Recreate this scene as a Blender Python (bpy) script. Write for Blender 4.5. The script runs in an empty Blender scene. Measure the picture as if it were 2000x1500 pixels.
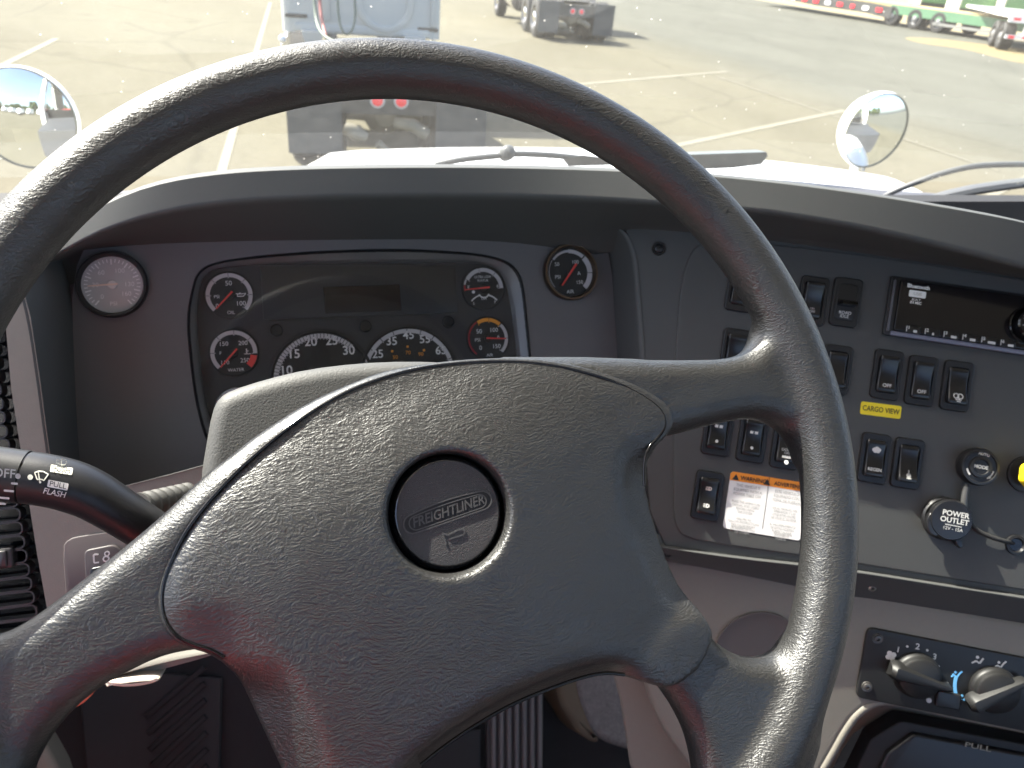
import bpy, bmesh, math, random
import numpy as np
from mathutils import Vector, Matrix
random.seed(7); NR = np.random.default_rng(7)
S = bpy.context.scene; COL = S.collection
rad = math.radians
# ------------------------------------------------------------------ camera
H = 2.35                                   # lens height above the lot, metres
FPX, CX, CY = 1502.0, 1000.0, 750.0        # focal length / centre in photo pixels (2000 wide)
YAW, PITCH, ROLL = rad(17.3), rad(30.0), rad(5.2)
CAM = np.array([0, 0, H])
cF = np.array([math.sin(YAW)*math.cos(PITCH), math.cos(YAW)*math.cos(PITCH), -math.sin(PITCH)])
_r = np.array([math.cos(YAW), -math.sin(YAW), 0.0]); _u = np.cross(_r, cF)
cR = _r*math.cos(ROLL) + _u*math.sin(ROLL); cU = -_r*math.sin(ROLL) + _u*math.cos(ROLL)
cam = bpy.data.cameras.new('camera'); camo = bpy.data.objects.new('camera', cam); COL.objects.link(camo)
camo.matrix_world = Matrix([[cR[i], cU[i], -cF[i], CAM[i]] for i in range(3)] + [[0, 0, 0, 1]])
cam.sensor_width = 36; cam.lens = FPX/2000*36; cam.clip_start = .02; cam.clip_end = 2000
cam.dof.use_dof = True; cam.dof.focus_distance = .42; cam.dof.aperture_fstop = 17
S.camera = camo
# ------------------------------------------------------------------ sky, sun, exposure
SUN = np.array([-.45, .47, .76]); SUN /= np.linalg.norm(SUN)
w = bpy.data.worlds.new('World'); S.world = w; w.use_nodes = True
wn = w.node_tree; bg = wn.nodes['Background']; sky = wn.nodes.new('ShaderNodeTexSky')
sky.sky_type = 'NISHITA'; sky.sun_disc = False
sky.sun_elevation = math.asin(SUN[2]); sky.sun_rotation = math.atan2(SUN[0], SUN[1])
sky.air_density = .8; sky.dust_density = 3.0; sky.ozone_density = .6
wn.links.new(sky.outputs[0], bg.inputs[0]); bg.inputs[1].default_value = .135
sl = bpy.data.lights.new('sun', 'SUN'); sl.energy = 4.5; sl.angle = rad(.5); sl.color = (1, .95, .86)
so = bpy.data.objects.new('sun', sl); COL.objects.link(so); so.rotation_euler = Vector(SUN).to_track_quat('Z', 'Y').to_euler()
S.view_settings.view_transform = 'Standard'; S.view_settings.look = 'None'; S.view_settings.gamma = 1
S.view_settings.exposure = 2.1
S.cycles.max_bounces = 8; S.cycles.diffuse_bounces = 5; S.cycles.glossy_bounces = 4; S.cycles.transparent_max_bounces = 12
S.cycles.use_denoising = True; S.cycles.sample_clamp_indirect = 6
# ------------------------------------------------------------------ helpers: pixels, planes
def ray(u, v): return cR*(u-CX)/FPX - cU*(v-CY)/FPX + cF
class Plane:
    """a real plane in the cab; O,X,V,N in world metres (N faces the driver)"""
    def __init__(s, O, X, V):
        s.O = np.array(O, float); s.X = np.array(X, float); s.V = np.array(V, float); s.N = np.cross(s.X, s.V)
    def hit(s, u, v, off=0.0):
        d = ray(u, v); O = s.O + s.N*off; return CAM + d*(((O-CAM) @ s.N)/(d @ s.N))
    def loc(s, u, v, off=0.0):
        p = s.hit(u, v, off)-s.O; return (float(p @ s.X), float(p @ s.V))
    def shift(s, off): return Plane(s.O+s.N*off, s.X, s.V)
    def at(s, u, v, off=0.0): return Plane(s.hit(u, v, off), s.X, s.V)
    def mat(s): return Matrix([[s.X[i], s.V[i], s.N[i], s.O[i]] for i in range(3)] + [[0, 0, 0, 1]])
    def w(s, x, y, z=0): return s.O + s.X*x + s.V*y + s.N*z
def panel(yaw, tilt, u, v, depth):
    a, t = rad(yaw), rad(tilt); X = np.array([math.cos(a), -math.sin(a), 0]); B = np.array([math.sin(a), math.cos(a), 0])
    return Plane(CAM+ray(u, v)*depth, X, B*math.sin(t)+np.array([0, 0, 1])*math.cos(t))
PC = panel(0, 31.8, 448, 578, .70)         # gauge panel
PS = panel(24.6, 32.6, 1740, 730, .72)     # switch panel, turned towards the driver
PH = panel(25.7, 27, 1850, 1300, .715)      # heater control panel
def axisplane(O, n, up=(0, 0, 1)):
    n = np.array(n, float); n /= np.linalg.norm(n); x = np.cross(np.array(up, float), n); x /= np.linalg.norm(x)
    return Plane(O, x, np.cross(n, x))
# ------------------------------------------------------------------ helpers: mesh
def rrect(w_, h_, r, n=5, cx=0, cy=0):
    P = []
    for k, (sx, sy) in enumerate(((1, 1), (-1, 1), (-1, -1), (1, -1))):
        for i in range(n+1):
            a = (k+i/n)*math.pi/2; P.append((cx+sx*(w_/2-r)+r*math.cos(a), cy+sy*(h_/2-r)+r*math.sin(a)))
    return P
def circ(r, n=32, cx=0, cy=0): return [(cx+r*math.cos(2*math.pi*i/n), cy+r*math.sin(2*math.pi*i/n)) for i in range(n)]
def ccw(P):
    a = sum(P[i-1][0]*P[i][1]-P[i][0]*P[i-1][1] for i in range(len(P))); return P if a > 0 else P[::-1]
def inset(P, d):
    n = len(P); Q = []
    for i in range(n):
        p, a, b = np.array(P[i]), np.array(P[i-1]), np.array(P[(i+1) % n])
        e1, e2 = p-a, b-p; l1, l2 = np.linalg.norm(e1), np.linalg.norm(e2)
        if l1 < 1e-9 or l2 < 1e-9: Q.append(tuple(p)); continue
        n1 = np.array([-e1[1], e1[0]])/l1; n2 = np.array([-e2[1], e2[0]])/l2
        m = n1+n2; q = max(.35, 1+n1 @ n2); Q.append(tuple(p+m*d/q))
    return Q
def smoothpoly(P, it=2, closed=True):
    P = [np.array(p, float) for p in P]
    for _ in range(it):
        Q = []; n = len(P)
        for i in range(n if closed else n-1):
            a, b = P[i], P[(i+1) % n]; Q += [a*.75+b*.25, a*.25+b*.75]
        if not closed: Q = [P[0]]+Q+[P[-1]]
        P = Q
    return [tuple(p) for p in P]
_fonts = {}
class MB:
    def __init__(s): s.v = []; s.f = []
    def add(s, V, F):
        o = len(s.v); s.v += [tuple(map(float, p)) for p in V]; s.f += [tuple(i+o for i in f) for f in F]; return s
    def box(s, x0, x1, y0, y1, z0, z1):
        V = [(x, y, z) for z in (z0, z1) for y in (y0, y1) for x in (x0, x1)]
        return s.add(V, [(0, 2, 3, 1), (4, 5, 7, 6), (0, 1, 5, 4), (2, 6, 7, 3), (0, 4, 6, 2), (1, 3, 7, 5)])
    def prism(s, P, z0, z1, bev=0, seg=3, bottom=True):
        P = ccw(P); n = len(P); rings = [[(x, y, z0) for x, y in P]]
        if bev > 0:
            for k in range(seg+1):
                a = k/seg*math.pi/2; q = inset(P, bev*(1-math.cos(a))); rings.append([(x, y, z1-bev+bev*math.sin(a)) for x, y in q])
        else: rings.append([(x, y, z1) for x, y in P])
        return s.loft(rings, True, bottom, True)
    def loft(s, rings, closed=True, cap0=False, cap1=False):
        n = len(rings[0]); V = [p for r in rings for p in r]; F = []
        for k in range(len(rings)-1):
            for i in range(n if closed else n-1):
                j = (i+1) % n; F.append((k*n+i, k*n+j, (k+1)*n+j, (k+1)*n+i))
        if cap0: F.append(tuple(range(n))[::-1])
        if cap1: F.append(tuple((len(rings)-1)*n+i for i in range(n)))
        return s.add(V, F)
    def lathe(s, prof, n=40, cx=0, cy=0, z=0, cap0=False, cap1=True):
        return s.loft([[(cx+r*math.cos(2*math.pi*i/n), cy+r*math.sin(2*math.pi*i/n), z+h) for i in range(n)] for r, h in prof], True, cap0, cap1)
    def arc(s, r0, r1, a0, a1, z, cx=0, cy=0, n=None, th=.0004, taper=None):
        """flat band on a dial; angles are clock degrees (0 up, clockwise)"""
        n = n or max(2, int(abs(a1-a0)/5)); ring = []
        for i in range(n+1):
            t = i/n; a = rad(90-(a0+(a1-a0)*t)); c, q = math.cos(a), math.sin(a); ri = r0 if taper is None else r1-(r1-r0)*(taper[0]+(taper[1]-taper[0])*t)
            ring.append([(cx+ri*c, cy+ri*q, z), (cx+r1*c, cy+r1*q, z), (cx+r1*c, cy+r1*q, z+th), (cx+ri*c, cy+ri*q, z+th)])
        return s.loft(ring, True, True, True)
    def bar(s, x0, y0, x1, y1, wd, z, th=.0005, w1=None):
        d = np.array([x1-x0, y1-y0]); l = np.linalg.norm(d); d /= l; p = np.array([-d[1], d[0]]); w1 = wd if w1 is None else w1
        a, b = np.array([x0, y0]), np.array([x1, y1])
        return s.prism([tuple(a+p*wd/2), tuple(a-p*wd/2), tuple(b-p*w1/2), tuple(b+p*w1/2)], z, z+th)
    def tube(s, pts, r, n=10, cap=True, squash=1):
        pts = [np.array(p, float) for p in pts]; m = len(pts); rs = r if hasattr(r, '__len__') else [r]*m
        T = [pts[min(i+1, m-1)]-pts[max(i-1, 0)] for i in range(m)]; T = [t/np.linalg.norm(t) for t in T]
        a = np.array([0, 0, 1.]) if abs(T[0][2]) < .9 else np.array([1., 0, 0]); rings = []
        for p, t, q in zip(pts, T, rs):
            b = np.cross(t, a); b /= np.linalg.norm(b); a = np.cross(b, t)
            rings.append([tuple(p+q*(math.cos(2*math.pi*i/n)*b+squash*math.sin(2*math.pi*i/n)*a)) for i in range(n)])
        return s.loft(rings, True, cap, cap)
    def text(s, t, x, y, size, z, rot=0, sx=1, shear=0, align='CENTER', th=.0003, bold=0):
        key = (t, align, shear, bold)
        if key not in _fonts:
            c = bpy.data.curves.new('lettering', 'FONT'); c.body = t; c.size = 1; c.align_x = align; c.align_y = 'CENTER'; c.shear = shear
            c.resolution_u = 3; c.extrude = .0; c.offset = bold
            o = bpy.data.objects.new('lettering', c); me = bpy.data.meshes.new_from_object(o)
            _fonts[key] = ([v.co[:] for v in me.vertices], [tuple(p.vertices) for p in me.polygons])
            bpy.data.meshes.remove(me); bpy.data.objects.remove(o); bpy.data.curves.remove(c)
        V, F = _fonts[key]; c, q = math.cos(rot), math.sin(rot)
        return s.add([(x+size*(px*sx*c-py*q), y+size*(px*sx*q+py*c), z+th) for px, py, pz in V], F)
    def xf(s, M): s.v = [tuple(M @ Vector(p)) for p in s.v]; return s
def filled(outer, holes, z):
    """front sheet of a plate with holes -> verts, faces"""
    bm = bmesh.new(); ed = []
    for P in [ccw(outer)]+[ccw(h)[::-1] for h in holes]:
        vs = [bm.verts.new((x, y, z)) for x, y in P]; ed += [bm.edges.new((vs[i-1], vs[i])) for i in range(len(vs))]
    bmesh.ops.triangle_fill(bm, use_beauty=True, use_dissolve=False, edges=ed, normal=(0, 0, 1)); bm.verts.index_update()
    V = [v.co[:] for v in bm.verts]; F = [tuple(v.index for v in f.verts) for f in bm.faces]; bm.free(); return V, F
def mesh_obj(name, mb, mat, parent=None, smooth=35, world=None):
    me = bpy.data.meshes.new(name); me.from_pydata(mb.v, [], mb.f); me.validate()
    bm = bmesh.new(); bm.from_mesh(me); bmesh.ops.recalc_face_normals(bm, faces=bm.faces[:]); bm.to_mesh(me); bm.free()
    if smooth:
        me.shade_smooth(); me.set_sharp_from_angle(angle=rad(smooth))
    o = bpy.data.objects.new(name, me); COL.objects.link(o)
    if mat: me.materials.append(mat)
    if parent: o.parent = parent
    if world is not None: o.matrix_world = world
    return o
def thing(name, label, cat, pl=None, group=None):
    o = bpy.data.objects.new(name, None); COL.objects.link(o); o.empty_display_size = .05
    if pl is not None: o.matrix_world = pl.mat() if isinstance(pl, Plane) else Matrix.Translation(Vector(pl))
    return tag(o, label, cat, group)
def tag(o, label=None, cat=None, group=None, kind=None):
    if label: o['label'] = label
    if cat: o['category'] = cat
    if group: o['group'] = group
    if kind: o['kind'] = kind
    return o
def part(name, mb, mat, parent, smooth=35, label=None):
    o = mesh_obj(name, mb, mat, parent, smooth)
    if label: o['label'] = label
    return o
def copy_tree(o, parent=None):
    c = o.copy(); COL.objects.link(c)
    if parent: c.parent = parent; c.matrix_parent_inverse = o.matrix_parent_inverse.copy()
    for ch in list(o.children): copy_tree(ch, c)
    return c
# ------------------------------------------------------------------ materials
def mat(name, col, rough=.5, metal=0, bump=0, bscale=2000, spec=.5, mott=0, mscale=40, coat=0, emit=None, estr=0):
    m = bpy.data.materials.new(name); m.use_nodes = True; nt = m.node_tree; b = nt.nodes['Principled BSDF']
    b.inputs['Base Color'].default_value = (*col, 1); b.inputs['Roughness'].default_value = rough; b.inputs['Metallic'].default_value = metal
    b.inputs['Specular IOR Level'].default_value = spec; b.inputs['Coat Weight'].default_value = coat; b.inputs['Coat Roughness'].default_value = .05
    tc = nt.nodes.new('ShaderNodeTexCoord')
    if bump:
        n = nt.nodes.new('ShaderNodeTexNoise'); n.inputs['Scale'].default_value = bscale; n.inputs['Detail'].default_value = 2
        bp = nt.nodes.new('ShaderNodeBump'); bp.inputs['Strength'].default_value = bump; bp.inputs['Distance'].default_value = .0004
        nt.links.new(tc.outputs['Object'], n.inputs['Vector']); nt.links.new(n.outputs[0], bp.inputs['Height']); nt.links.new(bp.outputs[0], b.inputs['Normal'])
    if mott:
        n = nt.nodes.new('ShaderNodeTexNoise'); n.inputs['Scale'].default_value = mscale; n.inputs['Detail'].default_value = 5; n.inputs['Roughness'].default_value = .65
        mx = nt.nodes.new('ShaderNodeMix'); mx.data_type = 'RGBA'
        mx.inputs['A'].default_value = (*[c*(1-mott) for c in col], 1); mx.inputs['B'].default_value = (*[min(1, c*(1+mott)) for c in col], 1)
        nt.links.new(tc.outputs['Object'], n.inputs['Vector']); nt.links.new(n.outputs[0], mx.inputs['Factor']); nt.links.new(mx.outputs['Result'], b.inputs['Base Color'])
    if emit: b.inputs['Emission Color'].default_value = (*emit, 1); b.inputs['Emission Strength'].default_value = estr
    return m
def leather(name, col, cell=300, strength=.6, rough=.42, dist=.0007):
    m = mat(name, col, rough, spec=1.0); nt = m.node_tree; b = nt.nodes['Principled BSDF']; L = nt.links
    tc = nt.nodes['Texture Coordinate']
    def noise(vec, sc, det=2, ro=.5, dis=0):
        n = nt.nodes.new('ShaderNodeTexNoise'); n.inputs['Scale'].default_value = sc; n.inputs['Detail'].default_value = det; n.inputs['Roughness'].default_value = ro; n.inputs['Distortion'].default_value = dis; L.new(vec, n.inputs['Vector']); return n
    def mth(op, a, b, c=None):
        q = nt.nodes.new('ShaderNodeMath'); q.operation = op
        for k_, v_ in enumerate((a, b, c)):
            if v_ is None: continue
            if isinstance(v_, (int, float)): q.inputs[k_].default_value = v_
            else: L.new(v_, q.inputs[k_])
        return q.outputs[0]
    wn_ = noise(tc.outputs['Object'], 28, 3)
    ad = nt.nodes.new('ShaderNodeVectorMath'); ad.operation = 'MULTIPLY_ADD'; ad.inputs[1].default_value = (.020, .020, .012)
    L.new(wn_.outputs['Color'], ad.inputs[0]); L.new(tc.outputs['Object'], ad.inputs[2])
    mp = nt.nodes.new('ShaderNodeMapping'); mp.inputs['Rotation'].default_value = (0, 0, rad(-58)); mp.inputs['Scale'].default_value = (.36, 1, .7); L.new(ad.outputs[0], mp.inputs['Vector'])
    a_ = noise(mp.outputs[0], cell, 1.5, .5, .3); r_ = mth('ABSOLUTE', mth('SUBTRACT', a_.outputs[0], .5), 0); r_ = mth('MINIMUM', mth('MULTIPLY', r_, 5.5), 1)
    b_ = noise(ad.outputs[0], cell*1.15, 1, .5, .2); r2_ = mth('MINIMUM', mth('MULTIPLY', mth('ABSOLUTE', mth('SUBTRACT', b_.outputs[0], .5), 0), 6.0), 1)
    msk = noise(tc.outputs['Object'], 22, 2); mk = mth('MULTIPLY_ADD', msk.outputs[0], .5, .6)
    sm_out = mth('MULTIPLY', mth('MULTIPLY_ADD', r2_, .55, r_), mk)
    bp = nt.nodes.new('ShaderNodeBump'); bp.inputs['Strength'].default_value = strength; bp.inputs['Distance'].default_value = dist
    L.new(sm_out, bp.inputs['Height']); L.new(bp.outputs[0], b.inputs['Normal'])
    b.inputs['Coat Weight'].default_value = .0; b.inputs['Coat Roughness'].default_value = .28; L.new(bp.outputs[0], b.inputs['Coat Normal'])
    return m
def glass(name, tint=(.97, .99, .97), dust=.0, refl=.5, rough=.0):
    m = bpy.data.materials.new(name); m.use_nodes = True; nt = m.node_tree; nt.nodes.clear(); L = nt.links
    o = nt.nodes.new('ShaderNodeOutputMaterial'); tr = nt.nodes.new('ShaderNodeBsdfTransparent'); tr.inputs[0].default_value = (*tint, 1)
    gl = nt.nodes.new('ShaderNodeBsdfGlossy'); gl.inputs['Roughness'].default_value = rough; fr = nt.nodes.new('ShaderNodeFresnel'); fr.inputs[0].default_value = 1.45
    k = nt.nodes.new('ShaderNodeMath'); k.operation = 'MULTIPLY'; k.inputs[1].default_value = refl; L.new(fr.outputs[0], k.inputs[0])
    mx = nt.nodes.new('ShaderNodeMixShader'); L.new(k.outputs[0], mx.inputs[0]); L.new(tr.outputs[0], mx.inputs[1]); L.new(gl.outputs[0], mx.inputs[2]); out = mx
    if dust:
        tl = nt.nodes.new('ShaderNodeBsdfTranslucent'); tl.inputs[0].default_value = (.9, .88, .8, 1)
        df = nt.nodes.new('ShaderNodeBsdfDiffuse'); df.inputs[0].default_value = (.9, .88, .8, 1); dm = nt.nodes.new('ShaderNodeMixShader'); dm.inputs[0].default_value = .5
        L.new(tl.outputs[0], dm.inputs[1]); L.new(df.outputs[0], dm.inputs[2])
        m2 = nt.nodes.new('ShaderNodeMixShader'); L.new(mx.outputs[0], m2.inputs[1]); L.new(dm.outputs[0], m2.inputs[2]); out = m2
        tc = nt.nodes.new('ShaderNodeTexCoord'); n = nt.nodes.new('ShaderNodeTexNoise'); n.inputs['Scale'].default_value = 60; n.inputs['Detail'].default_value = 6
        mr = nt.nodes.new('ShaderNodeMapRange'); mr.inputs['To Min'].default_value = dust*.5; mr.inputs['To Max'].default_value = dust*1.5
        L.new(tc.outputs['Object'], n.inputs['Vector']); L.new(n.outputs[0], mr.inputs['Value'])
        vo = nt.nodes.new('ShaderNodeTexVoronoi'); vo.inputs['Scale'].default_value = 42; L.new(tc.outputs['Object'], vo.inputs['Vector'])
        lt = nt.nodes.new('ShaderNodeMath'); lt.operation = 'LESS_THAN'; lt.inputs[1].default_value = .055; L.new(vo.outputs['Distance'], lt.inputs[0])
        sp = nt.nodes.new('ShaderNodeMath'); sp.operation = 'MULTIPLY_ADD'; sp.inputs[1].default_value = .35; L.new(lt.outputs[0], sp.inputs[0]); L.new(mr.outputs[0], sp.inputs[2]); L.new(sp.outputs[0], m2.inputs[0])
    L.new(out.outputs[0], o.inputs[0]); return m
M = dict(
    charcoal=mat('charcoal_plastic', (.068, .070, .068), .62, bump=.25, bscale=1500, mott=.05, mscale=300),
    panelgrey=mat('switch_panel_plastic', (.061, .063, .062), .6, bump=.3, bscale=1300, mott=.05, mscale=300),
    black=mat('black_plastic', (.012, .012, .013), .38, bump=.08, bscale=1200),
    gloss=mat('gloss_black', (.006, .006, .007), .12),
    face=mat('dial_black', (.016, .016, .017), .55),
    facegrey=mat('cluster_grey', (.034, .033, .036), .6, bump=.1),
    taupe=mat('taupe_plastic', (.20, .187, .158), .6, bump=.35, bscale=900, mott=.05, mscale=200),
    shroud=mat('column_plastic', (.060, .060, .058), .6, bump=.6, bscale=800, mott=.22, mscale=900),
    leather=leather('wheel_leather', (.017, .0168, .0165), 620, .29, .43, .0006),
    padskin=leather('pad_leather', (.019, .0185, .018), 580, .30, .43, .0007),
    white=mat('white_print', (.72, .72, .72), .6), cream=mat('cream_print', (.75, .74, .62), .6), pinkprint=mat('white_print_lower', (.74, .7, .68), .6),
    ticks=mat('scale_print', (.50, .48, .50), .6), red=mat('red_needle', (.72, .06, .05), .45), dkred=mat('dark_red_print', (.30, .02, .03), .6),
    orange=mat('orange_print', (.75, .30, .03), .6), blue=mat('blue_print', (.16, .48, .85), .6),
    yellow=mat('yellow_sticker', (.82, .65, .02), .5), stick=mat('white_sticker', (.74, .73, .72), .45), sorange=mat('orange_sticker', (.80, .27, .02), .5), ink=mat('sticker_ink', (.28, .28, .28), .6), inkb=mat('black_ink', (.02, .02, .02), .6),
    chrome=mat('chrome', (.8, .8, .82), .12, 1), steel=mat('steel', (.45, .45, .44), .35, 1), bronze=mat('bronze_bezel', (.16, .12, .09), .3, 1), satin=mat('satin_bezel', (.30, .30, .32), .35, .8),
    lens=glass('lens_glass', (.97, .97, .97), refl=.3, rough=.02), dustlens=glass('dusty_lens', (.9, .9, .9), dust=.35, refl=1.0, rough=.12),
    lcd=mat('lcd_brown', (.013, .008, .008), .25), rubber=mat('rubber', (.02, .02, .02), .7, bump=.3, bscale=300),
    mirror=mat('mirror', (.86, .89, .88), .02, 1), wpaint=mat('white_paint', (.80, .80, .79), .3, coat=.6),
    headliner=mat('headliner', (.72, .70, .67), .9), cabgrey=mat('cab_trim', (.22, .21, .205), .7), redcloth=mat('red_cloth', (.50, .05, .055), .85, bump=.5, bscale=600),
    carpet=mat('grey_carpet', (.20, .188, .175), .95, bump=1, bscale=500, mott=.55, mscale=160), floor=mat('floor_mat', (.022, .021, .022), .75, bump=.5, bscale=400, mott=.2),
    copper=mat('copper_wire', (.62, .18, .10), .5))
# ------------------------------------------------------------------ steering wheel (signed-distance body)
def surface_nets(f, org, h):
    s = f < 0; nx, ny, nz = f.shape; cs = [s[i:nx-1+i, j:ny-1+j, k:nz-1+k] for i in (0, 1) for j in (0, 1) for k in (0, 1)]
    any_ = np.logical_or.reduce(cs); all_ = np.logical_and.reduce(cs); cell = any_ & ~all_; idx = -np.ones(cell.shape, np.int64); I = np.argwhere(cell); idx[cell] = np.arange(len(I))
    acc = np.zeros((len(I), 3)); cnt = np.zeros(len(I)); cor = [(i, j, k) for i in (0, 1) for j in (0, 1) for k in (0, 1)]
    for a in range(8):
        for b in range(a+1, 8):
            if sum(abs(cor[a][q]-cor[b][q]) for q in range(3)) != 1: continue
            fa = f[I[:, 0]+cor[a][0], I[:, 1]+cor[a][1], I[:, 2]+cor[a][2]]; fb = f[I[:, 0]+cor[b][0], I[:, 1]+cor[b][1], I[:, 2]+cor[b][2]]
            m = (fa < 0) != (fb < 0); t = np.where(m, fa/np.where(m, fa-fb, 1), 0)
            p = np.array(cor[a])+(np.array(cor[b])-np.array(cor[a]))*t[:, None]; acc += p*m[:, None]; cnt += m
    V = (I+acc/cnt[:, None])*h+np.array(org); Q = []
    for ax in range(3):
        sl0 = [slice(None)]*3; sl1 = [slice(None)]*3; sl0[ax] = slice(0, -1); sl1[ax] = slice(1, None)
        d = s[tuple(sl0)] != s[tuple(sl1)]; E_ = np.argwhere(d); o1, o2 = [q for q in range(3) if q != ax]
        ok = (E_[:, o1] > 0) & (E_[:, o2] > 0) & (E_[:, o1] < f.shape[o1]-1) & (E_[:, o2] < f.shape[o2]-1); E_ = E_[ok]
        q = []
        for da, db in ((0, 0), (1, 0), (1, 1), (0, 1)):
            c = E_.copy(); c[:, o1] -= da; c[:, o2] -= db; q.append(idx[c[:, 0], c[:, 1], c[:, 2]])
        Q.append(np.stack(q, 1))
    return V, np.concatenate(Q)
def relax(V, Q, it=3, lam=.5):
    e = np.concatenate([Q[:, [0, 1]], Q[:, [1, 2]], Q[:, [2, 3]], Q[:, [3, 0]]]); n = len(V)
    for k in range(it):
        for l in (lam, -lam*1.04):
            acc = np.zeros_like(V); c = np.zeros(n)
            np.add.at(acc, e[:, 0], V[e[:, 1]]); np.add.at(c, e[:, 0], 1); np.add.at(acc, e[:, 1], V[e[:, 0]]); np.add.at(c, e[:, 1], 1)
            V = V+l*(acc/np.maximum(c, 1)[:, None]-V)
    return V
def polysd(P, X, Y):
    P = np.array(P); d = np.full(X.shape, 1e9); ins = np.zeros(X.shape, bool)
    for i in range(len(P)):
        a, b = P[i-1], P[i]; e = b-a; wx, wy = X-a[0], Y-a[1]; t = np.clip((wx*e[0]+wy*e[1])/max(e @ e, 1e-12), 0, 1)
        d = np.minimum(d, (wx-e[0]*t)**2+(wy-e[1]*t)**2)
        c = (a[1] > Y) != (b[1] > Y); ins ^= c & (X < (b[0]-a[0])*(Y-a[1])/(b[1]-a[1]+1e-15)+a[0])
    d = np.sqrt(d); return np.where(ins, -d, d)
def smin(a, b, k):
    h_ = np.clip(.5+.5*(b-a)/k, 0, 1); return b+(a-b)*h_-k*h_*(1-h_)
_n = np.array([.00324, -.7756, .6312]); _n /= np.linalg.norm(_n)
PW = axisplane(CAM+np.array([.0563, .285, -.2282]), _n)
def wl(P, off=0.0, it=1): return smoothpoly([PW.loc(u, v, off) for u, v in P], it)
PADO = [(322,1140),(335,1100),(360,1045),(400,990),(450,935),(500,888),(560,838),(620,797),(680,764),(740,741),(800,724),(860,714),(930,708),(1000,707),(1060,712),(1120,723),(1180,741),(1230,762),(1270,786),(1292,808),(1296,832),(1284,852),(1262,874),(1253,905),(1254,950),(1265,1000),(1290,1080),(1320,1145),(1350,1195),(1367,1225),(1360,1260),(1340,1295),(1310,1320),(1280,1333),(1245,1325),(1215,1315),(1180,1311),(1140,1318),(1080,1338),(1000,1370),(930,1410),(870,1450),(820,1490),(790,1530),(765,1590),(720,1640),(650,1650),(610,1610),(575,1550),(548,1490),(520,1430),(490,1365),(465,1310),(440,1282),(415,1266),(385,1258),(350,1243),(328,1213),(320,1180)]
PADC = [(345,1150),(360,1095),(410,1005),(470,938),(570,852),(680,786),(800,742),(930,724),(1060,727),(1170,752),(1245,790),(1272,820),(1258,842),(1225,860),(1208,890),(1203,930),(1215,1000),(1245,1075),(1285,1150),(1322,1215),(1318,1260),(1300,1290),(1270,1305),(1225,1290),(1160,1285),(1080,1305),(1000,1335),(920,1380),(850,1430),(770,1505),(730,1580),(695,1600),(668,1560),(645,1490),(620,1410),(585,1330),(545,1262),(505,1208),(470,1182),(435,1172),(395,1174),(365,1186),(347,1178)]
SKIN = [
    [(520,900),(440,905),(380,946),(330,995),(270,1047),(200,1103),(140,1150),(80,1196),(30,1228),(-20,1245),(-110,1200),(-130,1340),(-60,1520),(30,1560),(58,1520),(66,1500),(84,1462),(110,1422),(150,1378),(200,1338),(250,1312),(300,1287),(350,1272),(420,1264),(560,1260)],
    [(900,703),(1220,703),(1350,704),(1410,702),(1448,692),(1468,668),(1476,630),(1540,600),(1610,760),(1610,900),(1562,912),(1555,880),(1535,846),(1500,823),(1460,816),(1410,825),(1350,840),(1300,853),(1262,856),(1000,860)],
    [(1285,1232),(1345,1208),(1368,1224),(1400,1258),(1440,1281),(1480,1286),(1515,1275),(1540,1242),(1600,1220),(1605,1420),(1560,1560),(1440,1660),(1368,1600),(1358,1500),(1345,1440),(1320,1386),(1285,1336),(1235,1300)],
    [(600,1450),(800,1440),(800,1530),(760,1800),(720,1900),(560,1880),(560,1600)],
    [(402,948),(450,890),(500,850),(600,786),(700,742),(760,722),(830,711),(900,703),(1220,703),(1290,735),(1300,790),(1190,880),(1190,1000),(1250,1150),(1280,1230),(1240,1280),(1000,1320),(820,1430),(620,1430),(520,1290),(430,1230),(340,1200),(335,1120)]]
h = .0020
gx = np.arange(-.245, .2451, h); gy = np.arange(-.245, .2451, h); gz = np.arange(-.040, .0241, h)
X, Y = np.meshgrid(gx, gy, indexing='ij'); r2 = np.hypot(X, Y); Z = gz[None, None, :]
RT = .0145; RC = .2285-RT
f = np.sqrt((r2[:, :, None]-RC)**2+(Z*1.0)**2)-RT
for k, P in enumerate(SKIN):
    d2 = polysd(wl(P, -.006), X, Y)[:, :, None]; zc, hz, ro = ((-.0075, .0130, .0122) if k < 4 else (-.0090, .0125, .0105))
    qx = d2+ro; qz = np.abs(Z-zc)-hz+ro
    b = np.hypot(np.maximum(qx, 0), np.maximum(qz, 0))+np.minimum(np.maximum(qx, qz), 0)-ro
    f = smin(f, b, .006)
# clearance groove under the pad edge
dp = polysd(wl(PADO, -.008), X, Y)[:, :, None]
f = -smin(-f, np.maximum(dp+.003, -.016-Z), .0006)
V, Q = surface_nets(f, (gx[0], gy[0], gz[0]), h); V = relax(V, Q, 3)
wheel = thing('steering_wheel', 'large black leather-grained steering wheel with round horn button in the foreground', 'steering wheel', PW)
part('rim_and_spokes', MB().add(V, [tuple(q) for q in Q]), M['leather'], wheel, 60)
h = .0016
po, pc = wl(PADO, -.008), wl(PADC, .010); HB = PW.loc(875, 1001, .012)
xs = [p[0] for p in po]; ys = [p[1] for p in po]
gx = np.arange(min(xs)-.006, max(xs)+.006, h); gy = np.arange(min(ys)-.006, max(ys)+.006, h); gz = np.arange(-.028, .0241, h)
X, Y = np.meshgrid(gx, gy, indexing='ij'); Z = gz[None, None, :]
do = polysd(po, X, Y); dc = polysd(pc, X, Y); din = np.maximum(dc, 0); dout = np.maximum(-do, 0)
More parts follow.
